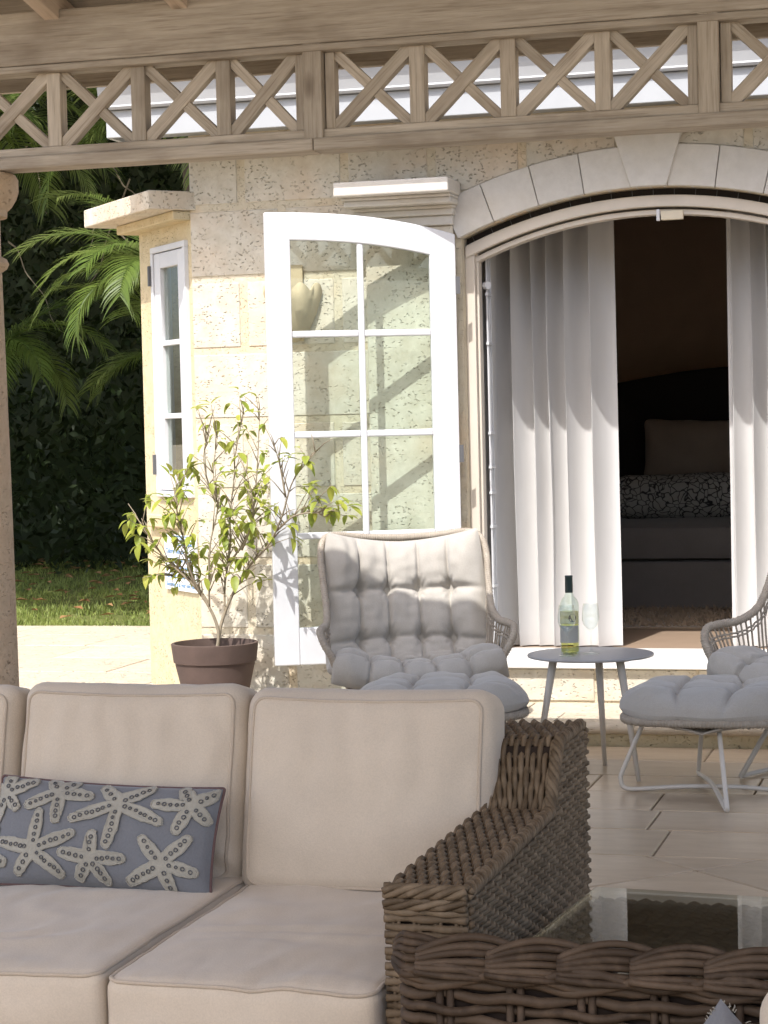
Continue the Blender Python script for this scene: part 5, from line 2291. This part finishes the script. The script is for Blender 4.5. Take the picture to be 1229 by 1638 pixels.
# ================================================================== GLASS COFFEE TABLE
CTA = radians(-5.7)
HX, HY = 0.56, 0.40
GZ = 0.415
cc = Vector((-0.738, 4.165, 0)) + Matrix.Rotation(CTA, 3, 'Z') @ Vector((HX, -HY, 0))
ct = thing('coffee_table', 'low dark wicker coffee table under a sheet of glass beside the sofa arm', 'coffee table', tuple(cc), CTA)
MB().box(-HX, HX, -HY, HY, GZ - 0.010, GZ).build('glass_top', 'tabletop_glass', ct, bevel=0.003)
MB().box(-HX + 0.05, HX - 0.05, -HY + 0.05, HY - 0.05, 0.03, GZ - 0.042).build('body_core', 'wicker_backing', ct)
wm = MB()
n_ = int((2 * HY - 0.04) / 0.0135)
weave(wm, lambda u, v: (v, u, GZ - 0.026), lambda u, v: (0, 0, 1), [-HY + 0.022 + 0.0135 * i for i in range(n_ + 1)], -HX + 0.012, HX - 0.012, 44, 0.0060, 0.0066, rw, seg=4, n=5)
for k in range(45):
    x = -HX + 0.012 + (2 * HX - 0.024) * (k + 0.5) / 45
    wm.tube([(x, -HY + 0.02, GZ - 0.026), (x, HY - 0.02, GZ - 0.026)], 0.0045, 5)
wm.build('top_weave', 'wicker_table', ct, smooth=True, kind='stuff')
cw = MB()
for sx, dx, dy, wd in ((0, 1, 0, HX), (0, 0, 1, HY)):
    for sg in (-1, 1):
        if dx:
            weave(cw, lambda u, v, sg=sg: (v, sg * (HY - 0.045), u), lambda u, v, sg=sg: (0, sg, 0), [0.03 + 0.015 * i for i in range(23)], -HX + 0.045, HX - 0.045, 24, 0.005, 0.0066, rw, seg=3, n=5)
        else:
            weave(cw, lambda u, v, sg=sg: (sg * (HX - 0.045), v, u), lambda u, v, sg=sg: (sg, 0, 0), [0.03 + 0.015 * i for i in range(23)], -HY + 0.045, HY - 0.045, 18, 0.005, 0.0066, rw, seg=3, n=5)
cw.build('side_weave', 'wicker_table', ct, smooth=True, kind='stuff')

# ================================================================== NEAR WICKER ARMCHAIR
na = thing('wicker_armchair', 'dark chunky wicker armchair with scalloped rim nearest the camera', 'armchair', (-0.30, 3.00, 0.0), 0)
NX0, NX1, NY = -0.868, 0.75, 3.12
NTOP = 0.525
BTH = 0.05
pitch = 0.113
ra = random.Random(23)
MB().box(NX0 + 0.03, NX1, NY + 0.012, NY + BTH - 0.012, 0.05, NTOP - 0.035).build('panel_core', 'wicker_backing', na, world=True)
pw = MB()
st_x = [NX0 + 0.072 + pitch * k for k in range(14)]
for i in range(24):
    z = NTOP - 0.036 - 0.0195 * i
    if z < 0.05:
        break
    pw.cur = ra.random()
    path = []
    # wrap round the left end of the panel, then weave along the near face
    for k in range(7):
        a = -pi / 2 + pi * k / 6
        path.append((NX0 + 0.024 - 0.024 * cos(a), NY + BTH / 2 - (BTH / 2) * sin(a), z + 0.006 * (1 - k / 6)))
    x = NX0 + 0.03
    tot = int((NX1 - x) / 0.014)
    for k in range(tot):
        x = NX0 + 0.03 + (NX1 - NX0 - 0.03) * k / tot
        ph = (x - st_x[0]) / pitch
        off = 0.0095 * cos(pi * (ph + i))
        path.append((x, NY - off, z + 0.0035 * sin(pi * ph * 2 + i * 1.7) + ra.uniform(-0.0006, 0.0006)))
    pw.tube(path, 0.0086 * ra.uniform(0.9, 1.08), 7)
for x in st_x:
    for e in (-0.0085, 0.0085):
        pw.cur = 0.2
        pw.tube([(x + e, NY + 0.001, 0.03), (x + e, NY + 0.001, NTOP - 0.02)], 0.0066, 6)
pw.build('panel_weave', 'wicker_dark', na, world=True, smooth=True, kind='stuff')
# scalloped border: bundles of canes arching from stake to stake
bd = MB()
for k in range(-1, 14):
    x0 = st_x[0] + pitch * k
    for j in range(6):
        bd.cur = ra.random()
        path = []
        jz = ra.uniform(-0.0012, 0.0012)
        for q in range(23):
            t = q / 22
            x = x0 - 0.042 + (pitch + 0.082) * t
            up = sin(pi * t) ** 0.9
            spread = 0.0050 + 0.0062 * sin(pi * min(1, t * 1.08)) ** 0.8
            z = NTOP - 0.006 + 0.024 * up - (j - 1.5) * spread - 0.022 * (t - 0.5) + jz
            y = NY - 0.026 + 0.050 * t + 0.0065 * (2.5 - j) * (0.6 + 0.4 * up) + 0.010 * (1 - up)
            if x < NX0 + 0.01:
                y += 0.03 * (NX0 + 0.01 - x) / 0.05
                x = NX0 + 0.01 - (NX0 + 0.01 - x) * 0.30
            path.append((x, y, z))
        bd.tube(path, 0.0064 * ra.uniform(0.9, 1.08), 6)
bd.build('scalloped_border', 'wicker_dark', na, world=True, smooth=True, kind='stuff')
# long wavy cane pair under the scallops
lw = MB()
for i, (dz, ph0) in enumerate(((-0.016, 0.0), (-0.022, 1.0))):
    lw.cur = ra.random()
    path = []
    tot = 150
    for k in range(tot + 1):
        x = NX0 + 0.004 + (NX1 - NX0) * k / tot
        ph = (x - st_x[0]) / pitch
        path.append((x, NY - 0.012 - 0.004 * cos(pi * (ph + ph0)), NTOP + dz + 0.012 * cos(pi * (ph + ph0))))
    lw.tube(path, 0.0078, 7)
lw.build('rim_cane', 'wicker_dark', na, world=True, smooth=True)
# arm coming towards the camera on the far right, seat and its cushion
MB().box(0.55, 0.75, 2.2, NY, 0.05, 0.5).build('side_panel', 'wicker_backing', na, world=True)
MB().box(NX0 + 0.30, 0.55, 2.35, NY - 0.02, 0.05, 0.26).build('seat_base', 'wicker_backing', na, world=True)
nc = rbox(0.62, 0.15, 0.44, 0.05, 40, 12, 32, crown=(0, 0.05, 0.012), wr=0.002, wf=14)
o = nc.build('back_cushion', 'sofa_fabric', na, smooth=True)
o.location = (0.330, -0.13, 0.365)
o.rotation_euler = (radians(-14), radians(0), radians(4))
pm = MB()
pipe(pm, [Vector((p.x * 1.005, p.y, p.z * 1.004)) for p in [nc.place(x, -0.075, z) for x, z in densify(rrect(0.29, 0.2, 0.04))]])
pm.build('piping', 'sofa_piping', o, smooth=True)

# small grey pillow with a pink stripe tucked against it
np_ = thing('fringed_pillow', 'grey blue fringed pillow with pink stripe at the bottom edge', 'pillow', (-0.335, 2.95, 0.372))
np_.scale = (0.86, 0.86, 0.86)
np_.rotation_euler = (radians(-12), radians(40), radians(-8))


def np_f(sgn):
    def f(u, v):
        x, z = -0.13 + 0.26 * u, -0.13 + 0.26 * v
        a, b = abs(x / 0.13), abs(z / 0.13)
        return (x * (1 - 0.08 * (1 - b * b)), sgn * 0.045 * sqrt(max(0, (1 - a ** 2.6) * (1 - b ** 2.6))), z * (1 - 0.08 * (1 - a * a)))
    return f


m = MB().grid(np_f(-1), 28, 28)
m2 = MB().grid(np_f(1), 28, 28)
m._add(m2.v, [tuple(reversed(f)) for f in m2.f])
m.build('cover', 'blue_linen', np_, smooth=True)
stp = MB()


def stripe(u, v):
    f = np_f(-1)
    p = f(0.30 + 0.16 * u, 0.02 + 0.96 * v)
    return (p[0], p[1] - 0.002, p[2])


stp.grid(stripe, 4, 28)
stp.build('stripe', 'pink_fabric', np_, smooth=True)
fg = MB()
for k in range(70):
    t = ra.random()
    side_ = ra.choice((0, 1))
    x, z = (-0.128, 0.26 * t - 0.13) if side_ else (-0.13 + 0.26 * t, 0.128)
    L = ra.uniform(0.004, 0.010)
    dx, dz = (-L, ra.uniform(-0.006, 0.006)) if side_ else (ra.uniform(-0.006, 0.006), L)
    fg.cur = ra.random()
    fg.tube([(x * (0.95 if side_ else 1), 0, z), (x * (0.95 if side_ else 1) + dx * 0.5, ra.uniform(-0.004, 0.004), z + dz * 0.6), (x * (0.95 if side_ else 1) + dx, ra.uniform(-0.008, 0.008), z + dz)], 0.0009, 3)
fg.build('fringe', 'star_felt', np_, kind='stuff')
